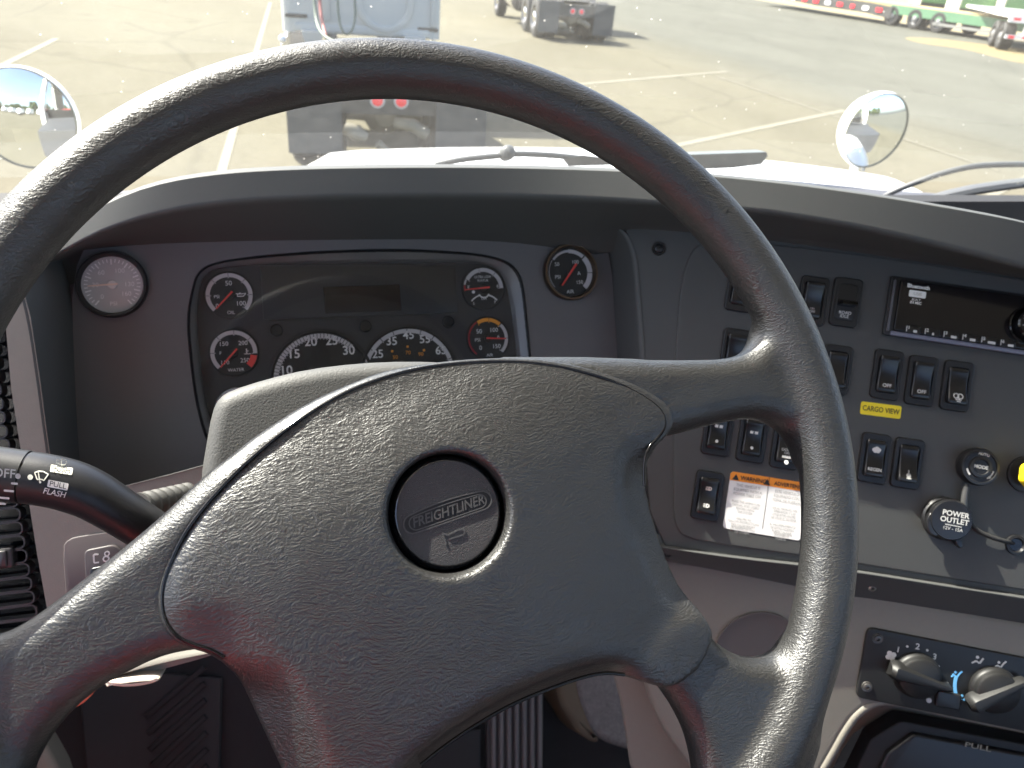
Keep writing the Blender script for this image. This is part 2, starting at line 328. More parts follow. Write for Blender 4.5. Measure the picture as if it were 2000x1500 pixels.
sfr = dout/(dout+din+1e-6); dx_, dy_ = X-HB[0], Y-HB[1]; up_ = np.maximum(0, -.30*dx_+.95*dy_); rt_ = np.maximum(0, .95*dx_+.2*dy_); dome = .0185-.032*(1-np.exp(-(.6*(dx_**2+dy_**2)+3.2*up_**2+.8*rt_**2)/.032))
sst = lambda q, a, b: (lambda t_: t_*t_*(3-2*t_))(np.clip((q-a)/(b-a), 0, 1))
dsp = np.minimum.reduce([polysd(wl(P, -.006), X, Y) for P in SKIN[:3]]); wfree = sst(dsp, .001, .020)*(1-sst(up_, .0, .03)); edge = .0068-.0015*sst(up_, .02, .04)-.0110*wfree
zt = edge+(np.maximum(dome, edge+.0015)-edge)*np.where(dc <= 0, 1, np.clip(sfr, 0, 1)**.85)
rb = np.hypot(X-HB[0], Y-HB[1])
k_ = 10                                      # soften the crease a little
for _ in range(k_): zt[1:-1, 1:-1] = (zt[1:-1, 1:-1]*4+zt[:-2, 1:-1]+zt[2:, 1:-1]+zt[1:-1, :-2]+zt[1:-1, 2:])/8
top = (Z-zt[:, :, None])*.75
f = -smin(-top, -do[:, :, None], .0014); f = np.maximum(f, -.024-Z)
lip = np.maximum(rb[:, :, None]-(.0271+np.clip(Z-.012, 0, .01)*.30), .002-Z); f = -smin(-f, lip, .0012)
V, Q = surface_nets(f, (gx[0], gy[0], gz[0]), h); V = relax(V, Q, 3)
part('hub_pad', MB().add(V, [tuple(q) for q in Q]), M['padskin'], wheel, 70)
sm_ = MB()
for sec, zz in ((PADO[-6:]+PADO[:25], None), (PADO[35:43], .0070)):
    pts = smoothpoly([(*PW.loc(u, v, .004), (.0074-.0020*min(1, max(0, (1130-v)/300))*(1 if 560 < u < 1180 else .4) if zz is None else zz)) for u, v in sec], 2, False); sm_.tube(pts, .0009, 8)
part('seam', sm_, M['gloss'], wheel, 60)
mb = MB().lathe([(.0262, .000), (.0262, .0080), (.0254, .0100), (.0240, .0122), (.0236, .0124)], 64, *HB, z=.0, cap1=False)
hb = part('horn_button', mb, mat('button_ring', (.13, .13, .135), .14, .9), wheel, 25)
part('button_face', MB().lathe([(.0237, .0121), (.0228, .0122), (.0, .0122)], 64, *HB, z=.0, cap1=False), mat('speckled_plastic', (.055, .052, .053), .6, bump=1.0, bscale=1700, mott=.6, mscale=2600), hb)
# raised badge: slanted capsule outline and lettering (flat-top bowed shape)
e0, e1 = PW.loc(788, 1030, .0122), PW.loc(960, 971, .0122); ba = math.atan2(e1[1]-e0[1], e1[0]-e0[0]); bl = math.hypot(e1[0]-e0[0], e1[1]-e0[1]); bc = ((e0[0]+e1[0])/2, (e0[1]+e1[1])/2)
def badge(P): c, s_ = math.cos(ba), math.sin(ba); return [(bc[0]+x*c-y*s_, bc[1]+x*s_+y*c) for x, y in P]
def capsule(L, hh, bow=0, n=10):
    P = [(L/2-hh+hh*math.sin(a), -hh*math.cos(a)) for a in np.linspace(0, math.pi, n)]+[(x, hh+bow*(1-(2*x/(L-2*hh))**2)) for x in np.linspace(L/2-hh, -L/2+hh, 9)[1:-1]]
    return P+[(-L/2+hh-hh*math.sin(a), hh*math.cos(a)) for a in np.linspace(0, math.pi, n)]
def ring2(mb, A, B, z0, z1):
    n = len(A); mb.loft([[(x, y, z0) for x, y in A], [(x, y, z1) for x, y in A], [(x, y, z1) for x, y in B], [(x, y, z0) for x, y in B]], True); return mb
mb = MB(); ring2(mb, badge(capsule(bl, .0045, .0012)), badge(capsule(bl-.0012, .0039, .0012)), .0120, .0127); ring2(mb, badge(capsule(bl*.88, .0034, .0006)), badge(capsule(bl*.88-.001, .0029, .0006)), .0120, .0126)
emb = mat('emblem_plastic', (.075, .072, .072), .38)
part('emblem_recess', MB().prism(badge(capsule(bl-.0012, .0039, .0012)), .0120, .01228), mat('emblem_dark', (.014, .013, .014), .35), hb)
part('emblem_outline', mb, emb, hb)
def raise_text(mb, t, x, y, size, z, hgt, rot, sx=1, shear=0, bold=0):
    n0 = len(mb.v); f0 = len(mb.f); mb.text(t, x, y, size, z+hgt, rot, sx, shear, bold=bold, th=0)
    F = mb.f[f0:]; cnt = {}
    for f_ in F:
        for i in range(len(f_)):
            k = (f_[i-1], f_[i]); cnt[tuple(sorted(k))] = cnt.get(tuple(sorted(k)), []) + [k]
    base = {}
    for v in list(cnt.values()):
        if len(v) != 1: continue
        a, b = v[0]
        for q in (a, b):
            if q not in base: base[q] = len(mb.v); p = mb.v[q]; mb.v.append((p[0], p[1], z))
        mb.f.append((b, a, base[a], base[b]))
raise_text(mb := MB(), 'FREIGHTLINER', bc[0], bc[1]+.0002, .0062, .0121, .0005, ba, .86, .28, .012)
part('emblem_lettering', mb, emb, hb, 0)
mb = MB(); q = PW.loc(888, 1045, .0122); hp = [(-.005, -.0028), (-.005, .0028), (-.003, .0009), (.002, .0016), (.0045, .0013), (.005, -.0001), (.004, -.0012), (-.003, -.0009)]
for i in range(len(hp)-1):
    a, b = hp[i], hp[i+1]; c, s_ = math.cos(ba), math.sin(ba); T = lambda p: (q[0]+p[0]*c-p[1]*s_, q[1]+p[0]*s_+p[1]*c)
    mb.bar(*T(a), *T(b), .0007, .0121, .0005)
part('horn_symbol', mb, emb, hb)
# ------------------------------------------------------------------ dashboard body
def lerp(a, b, t): return np.array(a)*(1-t)+np.array(b)*t
def curve(P):                              # v(u) through traced points
    P = smoothpoly(P, 3, False); us = [p[0] for p in P]; vs = [p[1] for p in P]; return lambda u: float(np.interp(u, us, vs))
def chaikin(rails, it=2):
    for _ in range(it):
        new = [rails[0]]
        for a, b in zip(rails[:-1], rails[1:]): new += [[lerp(p, q, .25) for p, q in zip(a, b)], [lerp(p, q, .75) for p, q in zip(a, b)]]
        rails = new+[rails[-1]]
    return rails
dash = thing('dashboard', 'dark charcoal truck dashboard with taupe lower half behind the steering wheel', 'dashboard', CAM+np.array([.2, .7, -.5]))
dinv = dash.matrix_world.inverted()
def dpart(name, mb, m, smooth=35, label=None):
    me = mb.xf(dinv); return part(name, me, m, dash, smooth, label)
def sheet(rails, closed=False): return MB().loft([[tuple(p) for p in r] for r in rails], closed)
TOP = curve([(-200, 640), (60, 480), (150, 425), (255, 374), (330, 353), (400, 342), (480, 334), (600, 329), (700, 327), (850, 326), (1000, 327), (1150, 331), (1300, 337), (1400, 344), (1500, 354), (1600, 366), (1700, 380), (1800, 396), (1900, 413), (2010, 434), (2300, 510)])
MID = curve([(-200, 700), (60, 530), (150, 478), (200, 452), (300, 420), (400, 402), (500, 392), (600, 387), (700, 384), (850, 383), (1000, 385), (1150, 390), (1250, 396), (1350, 404), (1464, 412), (1532, 420), (1702, 450), (1872, 492), (2000, 525), (2300, 610)])
BOT = curve([(-200, 720), (60, 545), (150, 490), (165, 487), (250, 479), (350, 474), (500, 470), (700, 468), (900, 467), (1050, 468), (1150, 464), (1200, 450), (1300, 447), (1500, 466), (1600, 479), (1745, 501), (2000, 540), (2300, 620)])
US = list(np.linspace(-100, 2250, 64))
def vwall(u, v, off):
    """vertical walls above the two panels: straight on the left, turned to the driver on the right"""
    d = ray(u, v); y0 = .712+off; t1 = y0/d[1]
    a = rad(24.6); n = np.array([math.sin(a), math.cos(a), 0]); p = PS.hit(1500, 466)-CAM+n*off; t2 = (p @ n)/(d @ n)
    t = -math.log(math.exp(-60*t1)+math.exp(-60*t2))/60
    return CAM+d*t
rB = [vwall(u, BOT(u), .0) for u in US]; rM = [vwall(u, MID(u), -.055) for u in US]; rT = [vwall(u, TOP(u), -.042) for u in US]
rK = []
for p in rT:
    d = p-CAM; rK.append(CAM+d*1.65+np.array([0, 0, -.05]))
rB0 = [p+np.array([0, .02, -.03]) for p in rB]
mid2 = lambda a, b, t: [lerp(p, q, t) for p, q in zip(a, b)]
rT2 = [p+np.array([0, .022, -.0022]) for p in rT]
rails = [rB0, rB, mid2(rB, rM, .5), mid2(rB, rM, .82), rM, mid2(rM, rT, .25), mid2(rM, rT, .7), mid2(rM, rT, .94), rT, rT2, mid2(rT2, rK, .12), rK]
dpart('brow', sheet(chaikin(rails, 2)), M['charcoal'], 60)
# gauge panel with a hole for the instrument cluster
CO = [(375,560),(385,530),(420,510),(520,497),(650,488),(780,485),(900,491),(960,499),(1000,513),(1022,545),(1030,620),(1038,700),(1048,830),(1000,880),(700,905),(430,890),(402,860),(394,835),(380,780),(370,700),(363,620)]
CI = [(388,565),(398,537),(424,522),(510,517),(650,514),(800,513),(915,512),(962,519),(985,542),(998,600),(1005,660),(1010,700),(1018,820),(985,860),(700,885),(450,875),(425,850),(410,820),(399,770),(389,690),(384,620)]
def pl_poly(pl, P, off=0, it=0): return smoothpoly([pl.loc(u, v, off) for u, v in P], it)
GP = [(150, 520), (165, 484), (250, 476), (500, 466), (900, 463), (1150, 460), (1185, 470), (1196, 540), (1206, 700), (1216, 900), (900, 930), (430, 945), (250, 975), (175, 985), (158, 955), (150, 850), (144, 700), (141, 580)]
V, F = filled(pl_poly(PC, GP), [pl_poly(PC, CO, 0, 2)], 0); mb = MB().add([PC.w(*p) for p in V], F); dpart('gauge_panel', mb, mat('gauge_panel_bounce_lit', (.115, .110, .112), .62, bump=.25, bscale=1500, mott=.05, mscale=300), 30)  # charcoal copy lightened to hold the bounce light on this panel
# cluster well (frame lofted from the panel down to the recessed face)
DEP = -.014
co, ci = pl_poly(PC, CO, 0, 2), pl_poly(PC, CI, DEP, 2)
clus = thing('instrument_cluster', 'recessed instrument cluster with round gauges and two big dials behind the wheel', 'gauges', PC.at(700, 650))
cO = PC.loc(700, 650)
def cl(u, v, off=DEP): p = PC.loc(u, v, off); return (p[0]-cO[0], p[1]-cO[1])
A = [(x-cO[0], y-cO[1], .0) for x, y in co]; B = [(x-cO[0], y-cO[1], DEP) for x, y in ci]
A2 = [(x-cO[0], y-cO[1], .0022) for x, y in inset(ccw(co), .0022)] if ccw(co) == co else [(x-cO[0], y-cO[1], .0022) for x, y in inset(co[::-1], .0022)[::-1]]
A3 = [tuple(lerp(a, b, .45)) for a, b in zip(A2, B)]
part('bezel', MB().loft([A, A2, [tuple(lerp(a, b, .12)) for a, b in zip(A2, B)]], True), M['black'], clus, 50)
part('bezel_trim', MB().loft([[tuple(lerp(a, b, q_)) for a, b in zip(A2, B)] for q_ in (.10, .45, .80, 1.0)], True), mat('bezel_grey', (.36, .36, .37), .34, .75), clus, 50)
part('cluster_face', MB().prism([p[:2] for p in [(b[0]*1.0, b[1], 0) for b in B]], DEP-.012, DEP-.0003), M['facegrey'], clus, 30)
# ---- dial helper: everything drawn in a part's own disc, angles in clock degrees
def dial(parent, name, cx, cy, r, z, label=None, rim=True, face=None, loc=True):
    e = MB()
    if rim: e.lathe([(r*1.06, 0), (r*1.06, .0012), (r*1.0, .0016), (r*.985, .0004), (0, .0004)], 48, cx, cy, z, cap1=False)
    else: e.lathe([(r, 0), (r, .0005)], 48, cx, cy, z)
    return part(name, e, face or M['face'], parent, 30, label)
def put(name, mb, m, p, sm=0): return part(name, mb, m, p, sm)
def pol(cx, cy, r, a): return (cx+r*math.sin(rad(a)), cy+r*math.cos(rad(a)))
M['pneedle'] = mat('pale_hub', (.72, .72, .70), .5)
def needle(p, cx, cy, r, ang, z, tail=.25, wd=.0016, hub=.0042, m=None, hm=None):
    t, b = pol(cx, cy, r, ang), pol(cx, cy, -r*tail, ang)
    n = put('needle', MB().bar(*b, *t, wd, z+.0022, .0007, wd*.65), m or M['red'], p)
    put('hub_cap', MB().lathe([(hub, 0), (hub, .0016), (hub*.85, .002)], 20, cx, cy, z), hm or M['black'], p, 30)
def segs(mb, cx, cy, r0, r1, a0, a1, n, z, gap=1.6, ticks=True):
    for i in range(n):
        b0 = a0+(a1-a0)*i/n+gap*.5; b1 = a0+(a1-a0)*(i+1)/n-gap*.5; mb.arc(r0, r1, b0, b1, z, cx, cy)
    if ticks:
        for i in range(n+1):
            a = a0+(a1-a0)*i/n; mb.bar(*pol(cx, cy, r0-.0012, a), *pol(cx, cy, r0+.0002, a), .0006, z, .0004)
    return mb
ZD = DEP; GR = .0212
# oil pressure
x, y = cl(448, 577); g = dial(clus, 'gauge', x, y, GR, ZD, 'oil pressure gauge, top left, needle at zero'); zf = ZD+.0008
put('scale', segs(MB(), x, y, GR*.80, GR*.97, -135, 135, 6, zf), M['ticks'], g)
mb = MB(); mb.text('50', x, y+GR*.52, .0062, zf); mb.text('100', x+GR*.46, y-GR*.38, .0060, zf); mb.text('0', x-GR*.52, y-GR*.46, .0058, zf); mb.text('PSI', x-GR*.52, y-GR*.05, .0042, zf); mb.text('OIL', x+.0006, y-GR*.76, .0044, zf)
put('numerals', mb, M['white'], g)
mb = MB(); q = (x+GR*.50, y+GR*.0)
mb.bar(q[0]-.0035, q[1]-.0012, q[0]+.002, q[1]-.0012, .0007, zf); mb.bar(q[0]-.0035, q[1]-.0012, q[0]-.0032, q[1]+.001, .0006, zf); mb.bar(q[0]-.0032, q[1]+.001, q[0]+.001, q[1]+.001, .0007, zf); mb.bar(q[0]+.001, q[1]+.001, q[0]+.0042, q[1]+.0014, .0006, zf); mb.bar(q[0]+.002, q[1]-.0012, q[0]+.0036, q[1]+.001, .0006, zf); mb.bar(q[0]-.0012, q[1]+.001, q[0]-.0012, q[1]+.0022, .0012, zf); mb.bar(q[0]-.0048, q[1]+.0016, q[0]-.0032, q[1]+.0006, .0006, zf)
put('oil_can_symbol', mb, M['white'], g); needle(g, x, y, GR*.82, -136, zf)
# water temperature
x, y = cl(457, 689); g = dial(clus, 'gauge', x, y, GR, ZD, 'water temperature gauge with red arc, below the oil gauge')
put('scale', segs(MB(), x, y, GR*.80, GR*.97, -135, 95, 5, zf), M['ticks'], g); put('red_arc', MB().arc(GR*.70, GR*.97, 100, 135, zf, x, y), M['red'], g)
mb = MB(); mb.text('150', x-GR*.40, y+GR*.40, .0056, zf); mb.text('200', x+GR*.40, y+GR*.40, .0056, zf); mb.text('110', x-GR*.40, y-GR*.42, .0054, zf); mb.text('250', x+GR*.44, y-GR*.36, .0056, zf); mb.text('F', x-GR*.55, y, .0042, zf); mb.text('WATER', x+.001, y-GR*.76, .0042, zf); mb.bar(x+GR*.53, y-.001, x+GR*.53, y+.0032, .0009, zf); mb.bar(x+GR*.42, y-.0016, x+GR*.70, y-.0016, .0006, zf); mb.bar(x+GR*.53, y+.001, x+GR*.62, y+.001, .0005, zf)
put('numerals', mb, M['white'], g); needle(g, x, y, GR*.85, -137, zf)
# transmission (mostly hidden)
x, y = cl(466, 800); g = dial(clus, 'gauge', x, y, GR, ZD, 'third left gauge, mostly hidden by the column cover')
put('scale', segs(MB(), x, y, GR*.80, GR*.97, -135, 135, 6, zf), M['ticks'], g); needle(g, x, y, GR*.8, -136, zf)
# fuel / DEF
x, y = cl(944, 563); g = dial(clus, 'gauge', x, y, GR, ZD, 'fuel gauge with needle at empty, top right')
mb = segs(MB(), x, y, GR*.78, GR*.96, -62, 92, 3, zf); mb.arc(GR*.88, GR*.96, -78, -63, zf, x, y)
pr = -.5*GR
put('scale', mb, M['ticks'], g); put('red_arc', MB().arc(GR*.87, GR*.95, -97, -80, zf, x, y), M['dkred'], g)
mb = MB()
for a0, a1 in ((-50, -14), (14, 50)): mb.arc(GR*.78, GR*.84, a0, a1, zf, x, y-GR*1.12)
mb.arc(GR*.22, GR*.28, 110, 250, zf, x, y-GR*.20)
mb.text('ULTRA LOW', x-.0002, y+GR*.53, .0036, zf, sx=.85); mb.text('SULFUR', x-.0002, y+GR*.36, .0033, zf); mb.text('F', x+GR*.70, y+.001, .005, zf); mb.text('E', x-GR*.72, y+.001, .005, zf); mb.lathe([(.0016, 0), (.0016, .0004)], 14, x-GR*.50, y-GR*.17, zf)
mb.text('DEF', x, y-GR*.50, .0036, zf); mb.text('E', x-GR*.52, y-GR*.72, .0036, zf); mb.text('F', x+GR*.52, y-GR*.68, .0042, zf)
put('numerals', mb, M['white'], g); needle(g, x, y, GR*.92, -94, zf, .3)
# air pressure
x, y = cl(953, 661); g = dial(clus, 'gauge', x, y, GR, ZD, 'air pressure gauge with orange and white arcs, below the fuel gauge')
put('scale', segs(MB(), x, y, GR*.82, GR*.97, 46, 137, 2, zf), M['ticks'], g); put('orange_arc', segs(MB(), x, y, GR*.80, GR*.97, -32, 44, 2, zf), M['orange'], g); put('red_arc', MB().arc(GR*.90, GR*.97, -140, -34, zf, x, y), M['dkred'], g)
mb = MB(); mb.text('50', x-GR*.42, y+GR*.34, .0062, zf); mb.text('100', x+GR*.30, y+GR*.38, .0060, zf); mb.text('PSI', x-GR*.52, y-GR*.06, .0048, zf); mb.text('0', x-GR*.40, y-GR*.44, .0062, zf); mb.text('150', x+GR*.38, y-GR*.40, .0060, zf); mb.text('AIR', x+.0005, y-GR*.80, .0044, zf); mb.text('A', x+GR*.50, y+GR*.06, .004, zf)
put('numerals', mb, M['white'], g); needle(g, x, y, GR*.85, 94, zf, .12)
# tachometer and speedometer
x, y = cl(629, 742); R_ = .0462; g = dial(clus, 'gauge', x, y, R_, ZD, 'large tachometer dial marked 10 to 30')
put('scale', segs(MB(), x, y, R_*.86, R_*.955, -120, 45, 38, zf, .9), M['ticks'], g)
mb = MB()
for t, (u, v) in {'5': (545, 775), '10': (559, 724), '15': (574, 692), '20': (607, 668), '25': (648, 666), '30': (681, 685)}.items(): q = cl(u, v, zf); mb.text(t, *q, .0118, zf, bold=.012)
put('numerals', mb, M['white'], g); needle(g, x, y, R_*.7, -150, zf, .1, .003, .007)
x, y = cl(800, 731); g = dial(clus, 'gauge', x, y, .0462, ZD, 'large speedometer dial marked 25 to 65 with orange inner numbers')
put('scale', segs(MB(), x, y, R_*.88, R_*.965, -108, 108, 12, zf, 1.2), M['ticks'], g)
mb = MB()
for t, (u, v) in {'15': (722, 735), '25': (738, 692), '35': (765, 667), '45': (798, 655), '55': (830, 663), '65': (861, 685)}.items(): q = cl(u, v, zf); mb.text(t, *q, .0112, zf, bold=.012)
put('numerals', mb, M['white'], g); mb = MB()
for t, (u, v) in {'50': (772, 698), '70': (797, 689), '90': (822, 692)}.items(): q = cl(u, v, zf); mb.text(t, *q, .0052, zf); q = cl(u-6 if t == '50' else (u+6 if t == '90' else u-1), v-12 if t != '90' else v-8, zf); mb.lathe([(.0012, 0), (.0012, .0004)], 12, *q, zf)
put('metric_numerals', mb, M['orange'], g); needle(g, x, y, R_*.7, -130, zf, .1, .003, .007)
# message panel, display, telltale sockets
P = [cl(508, 519), cl(515, 625), cl(893, 611), cl(888, 519)]
part('message_panel', MB().prism([cl(506, 517), cl(514, 628), cl(896, 613), cl(890, 517)], DEP-.001, DEP+.0003).prism(P, DEP, DEP+.0016, .0008), mat('message_panel_grey', (.030, .030, .032), .3), clus, 30)
part('display', MB().prism([cl(631, 561), cl(635, 613), cl(784, 607), cl(780, 556)], DEP+.0012, DEP+.0022, .0005), M['lcd'], clus, 30)
for u, v in ((540, 645), (714, 637), (876, 629)):
    part('telltale_socket', MB().lathe([(.0064, .0002), (.0064, .0010), (.0056, .0014), (.0050, .0004), (0, .0003)], 24, *cl(u, v), z=DEP, cap1=False), M['black'], clus, 30)
part('lens', MB().prism([p[:2] for p in [tuple(lerp(a, b, .7)) for a, b in zip(A2, B)]], DEP+.0045, DEP+.0048), M['lens'], clus, 30)
# ---- standalone gauges
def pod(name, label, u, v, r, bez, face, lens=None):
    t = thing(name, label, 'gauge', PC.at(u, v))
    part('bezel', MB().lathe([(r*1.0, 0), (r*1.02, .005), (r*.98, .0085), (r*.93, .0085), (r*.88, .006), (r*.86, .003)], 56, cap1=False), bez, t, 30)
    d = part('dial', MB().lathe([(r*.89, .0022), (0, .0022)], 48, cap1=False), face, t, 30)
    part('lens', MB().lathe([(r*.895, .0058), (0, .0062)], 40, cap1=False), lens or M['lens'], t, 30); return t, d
t, d = pod('air_load_gauge', 'round gauge with dial painted pale for glare and needle pointing left, left of the cluster', 221, 557, .0287, M['black'], mat('glare_pale_dial', (.52, .53, .53), .6), M['lens'])  # whitish glare on the glass is painted into the dial colour
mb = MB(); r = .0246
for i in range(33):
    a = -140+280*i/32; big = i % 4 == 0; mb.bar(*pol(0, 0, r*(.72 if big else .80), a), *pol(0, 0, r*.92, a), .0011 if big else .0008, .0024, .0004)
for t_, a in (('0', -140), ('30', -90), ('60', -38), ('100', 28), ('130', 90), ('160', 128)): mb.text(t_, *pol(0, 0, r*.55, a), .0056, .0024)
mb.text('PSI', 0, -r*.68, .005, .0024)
put('scale', mb, mat('pale_print', (.95, .95, .95), .6), d); needle(d, 0, 0, r*.78, -93, .0024, .25, .0016, .004, mat('pale_needle', (.90, .72, .60), .5), M['pneedle'])  # needle and hub colours paled for the same glare
t, d = pod('application_air_gauge', 'small round black gauge with bronze bezel and red needle, right of the cluster', 1112, 533, .0284, M['bronze'], M['face'])
r = .0246; mb = MB().arc(r*.84, r*.93, -52, 0, .0024); mb = segs(mb, 0, 0, r*.80, r*.95, -2, 44, 1, .0024, 2, False); segs(mb, 0, 0, r*.76, r*.97, 46, 138, 2, .0024, 2, False); mb.arc(r*.90, r*.93, -130, -55, .0024)
put('scale', mb, M['ticks'], d); mb = MB()
for t_, q in (('50', (-.55, .35)), ('100', (.25, .42)), ('PSI', (-.55, -.18)), ('150', (.38, -.42)), ('AIR', (-.05, -.80)), ('A', (.38, -.05))): mb.text(t_, r*q[0], r*q[1], .0052, .0024)
put('numerals', mb, M['white'], d); needle(d, 0, 0, r*.68, -142, .0024, .62, .0022, .003)
# ---- recess side wall right of the gauge panel, switch panel surround
wa = smoothpoly([(1150, 458), (1180, 466), (1193, 500), (1198, 560), (1206, 700), (1214, 900)], 2, False)
wb = smoothpoly([(1180, 440), (1214, 450), (1233, 490), (1239, 540), (1251, 700), (1262, 900)], 2, False)
A = [PC.hit(*p) for p in wa]; B = [PS.hit(*p) for p in wb]; C = [PS.hit(p[0]+9, p[1], .001) for p in wb]; A0 = [p+np.array([0, .03, 0]) for p in A]
dpart('recess_wall', sheet(chaikin([A0, A, mid2(A, B, .4), mid2(A, B, .85), B, C], 2)), M['charcoal'], 60)
SUR = [(1220, 440), (1500, 458), (1745, 492), (2000, 530), (2250, 570), (2250, 1215), (2000, 1166), (1840, 1141), (1640, 1109), (1420, 1086), (1300, 1068), (1270, 1000), (1262, 900), (1251, 700), (1239, 540), (1234, 490)]
SW = thing('switch_panel', 'charcoal switch panel angled to the driver right of the steering wheel', 'switch panel', PS.at(1650, 800))
o0 = PS.loc(1650, 800)
def sw(u, v, off=0): p = PS.loc(u, v, off); return (p[0]-o0[0], p[1]-o0[1])
part('surround', MB().prism([sw(*p) for p in SUR], -.03, 0, .0015), M['panelgrey'], SW, 40)
INN = smoothpoly([(1370, 474), (1348, 492), (1330, 550), (1321, 650), (1316, 800), (1315, 985), (1318, 1025), (1335, 1050), (1420, 1066), (1640, 1096), (1840, 1128), (2000, 1153), (2240, 1192), (2240, 590), (2000, 545), (1745, 505), (1500, 474)], 1)
part('front_plate', MB().prism([sw(u, v, .0025) for u, v in INN], -.001, .0025, .0018, 4), M['panelgrey'], SW, 50)
FP = PS.shift(.0025)
# lower lip with screws
L1 = [(1240, 1060), (1300, 1066), (1420, 1085), (1640, 1108), (1840, 1140), (2000, 1164), (2260, 1206)]
L2 = [(1240, 1088), (1300, 1098), (1420, 1120), (1640, 1166), (1840, 1202), (2000, 1233), (2260, 1285)]
us = np.linspace(1240, 2260, 40)
l1 = [PS.hit(u, curve(L1)(u), .003) for u in us]; PL = PH.shift(.004); _vn = np.array([math.sin(rad(24.6)), math.cos(rad(24.6)), 0]); l2 = [CAM+ray(u, curve(L2)(u))*(((p+_vn*.004-PS.N*-.006-CAM) @ _vn)/(ray(u, curve(L2)(u)) @ _vn)) for u, p in zip(us, l1)]
l0 = [p-PS.N*.02 for p in l1]; l3 = [p-PL.N*.05 for p in l2]
l1b = [p+PS.N*.006-PS.V*.0005 for p in l1]
dpart('lower_lip', sheet(chaikin([l0, l1, l1b, mid2(l1b, l2, .12), mid2(l1, l2, .8), l2, l3], 2)), M['panelgrey'], 60)
def screw(name, pl, r, parent, m=None):
    t = MB().lathe([(r*1.7, -.0008), (r*1.6, .0004), (r*1.25, .0002), (r*1.2, -.001)], 28, cap1=False); inv = parent.matrix_world.inverted() @ pl.mat()
    s_ = part(name, t.xf(inv), M['black'], parent, 40)
    t = MB().lathe([(r*1.15, -.001), (r*1.1, .0008), (r*.85, .0018), (r*.45, .0021), (r*.42, .0008), (0, .0008)], 24, cap1=False)
    part('screw_head', t.xf(inv), m or M['steel'], s_, 40)
pq = axisplane((l1[16]+l2[16])/2, np.cross(l1[20]-l1[10], l2[16]-l1[16])*-1)
scp = lambda u, v: Plane(CAM+ray(u, v)*(((mid2(l1, l2, .5)[int(np.argmin(abs(us-u)))]-CAM) @ cF)), PL.X, PL.V)
_sN = np.cross(l1[20]-l1[10], l1[16]-l2[16]); _sN /= np.linalg.norm(_sN)
if _sN @ cF > 0: _sN = -_sN
def lipplane(u, v):
    d = ray(u, v); k = int(np.argmin(abs(us-u))); P0 = (l1[k]+l2[k])/2; return axisplane(CAM+d*(((P0-CAM) @ _sN)/(d @ _sN))+_sN*.0005, _sN)
screw('screw_recess', lipplane(1703, 1146), .0040, dash); screw('screw_recess', lipplane(1304, 1080), .0040, dash, M['black'])
screw('screw_recess', PS.at(1287, 485, .0005), .0042, SW, M['black'])
# ---- rocker switches
def icon_bars(mb, L, z):
    for x0, y0, x1, y1, w_ in L: mb.bar(x0*1e-3, y0*1e-3, x1*1e-3, y1*1e-3, w_*1e-3, z)
BW, BH = .0262, .0465
def switch(u, v, label, tilt=.10, draw=None, kind='rocker', tint=None):
    t = thing('rocker_switch', label, 'switch', FP.at(u, v), 'rocker switches on the switch panel')
    out = rrect(BW, BH, .0042); hole = rrect(.0185, .0345, .0035)
    mb = MB(); V, F = filled(inset(ccw(out), .0012), [hole], .0030); mb.add(V, F)
    mb.loft([[(x, y, 0) for x, y in ccw(out)], [(x, y, .0016) for x, y in ccw(out)], [(x, y, .0027) for x, y in inset(ccw(out), .0005)], [(x, y, .0030) for x, y in inset(ccw(out), .0012)]], True)
    mb.loft([[(x, y, .0030) for x, y in ccw(hole)], [(x, y, -.0005) for x, y in ccw(hole)]], True, False, True)
    part('mount', mb, M['black'], t, 40)
    if kind == 'lever':
        mb = MB().prism(rrect(.0183, .0343, .0035), -.0004, .0034, .0006); body = part('rocker', mb, M['black'], t, 40)
        sec = [[(x, -.001+y, z) for x, y in rrect(.0165*k, .006*k2, .0018)] for z, k, k2 in ((.0020, 1, 1.2), (.008, 1.0, .8), (.0135, .96, .65), (.0150, .86, .4))]
        part('lever', MB().loft([[(x, y-(z-.002)*.12, z) for x, y, z in r] for r in sec], True, False, True), M['gloss'], t, 50); rock = lambda x, y: .0036
    else:
        W_, L_ = .0178, .0338; n = 15; rows = []
        prof = lambda q: .0046+.0030*q*q*(1 if abs(q) < 2 else 0)+math.sin(tilt)*q*.017*.9
        for i in range(n):
            q = -1+2*i/(n-1); y = q*L_/2; zc = prof(q); pin = 1-.10*math.cos(q*math.pi/2)
            if i in (0, n-1): zc -= .0022
            hw = W_/2*pin*(.93 if i in (0, n-1) else 1)
            row = [(-W_/2, y, -.0004), (-hw, y, zc-.0014), (-hw*.93, y, zc-.0003), (-hw*.80, y, zc), (hw*.80, y, zc), (hw*.93, y, zc-.0003), (hw, y, zc-.0014), (W_/2, y, -.0004)]; rows.append(row)
        mb = MB().loft(rows, False); mb.add(rows[0], [tuple(range(8))]); mb.add(rows[-1], [tuple(range(8))[::-1]])
        body = part('rocker', mb, tint or M['gloss2'], t, 50); rock = lambda x, y: prof(y/(L_/2))+.0002
    if draw:
        for nm, m, fn in draw:
            mb = MB(); fn(mb); mb.v = [(x, y, z+rock(x, y)) for x, y, z in mb.v]; part(nm, mb, m, body, 0)
    return t
M['gloss2'] = mat('rocker_black', (.010, .010, .011), .28)
IW = mat('switch_print', (.60, .60, .58), .6)
def T(s_, x, y, sz, **k): return lambda mb: mb.text(s_, x*1e-3, y*1e-3, sz*1e-3, 0, **k)
def many(*fs): return lambda mb: [f_(mb) for f_ in fs]
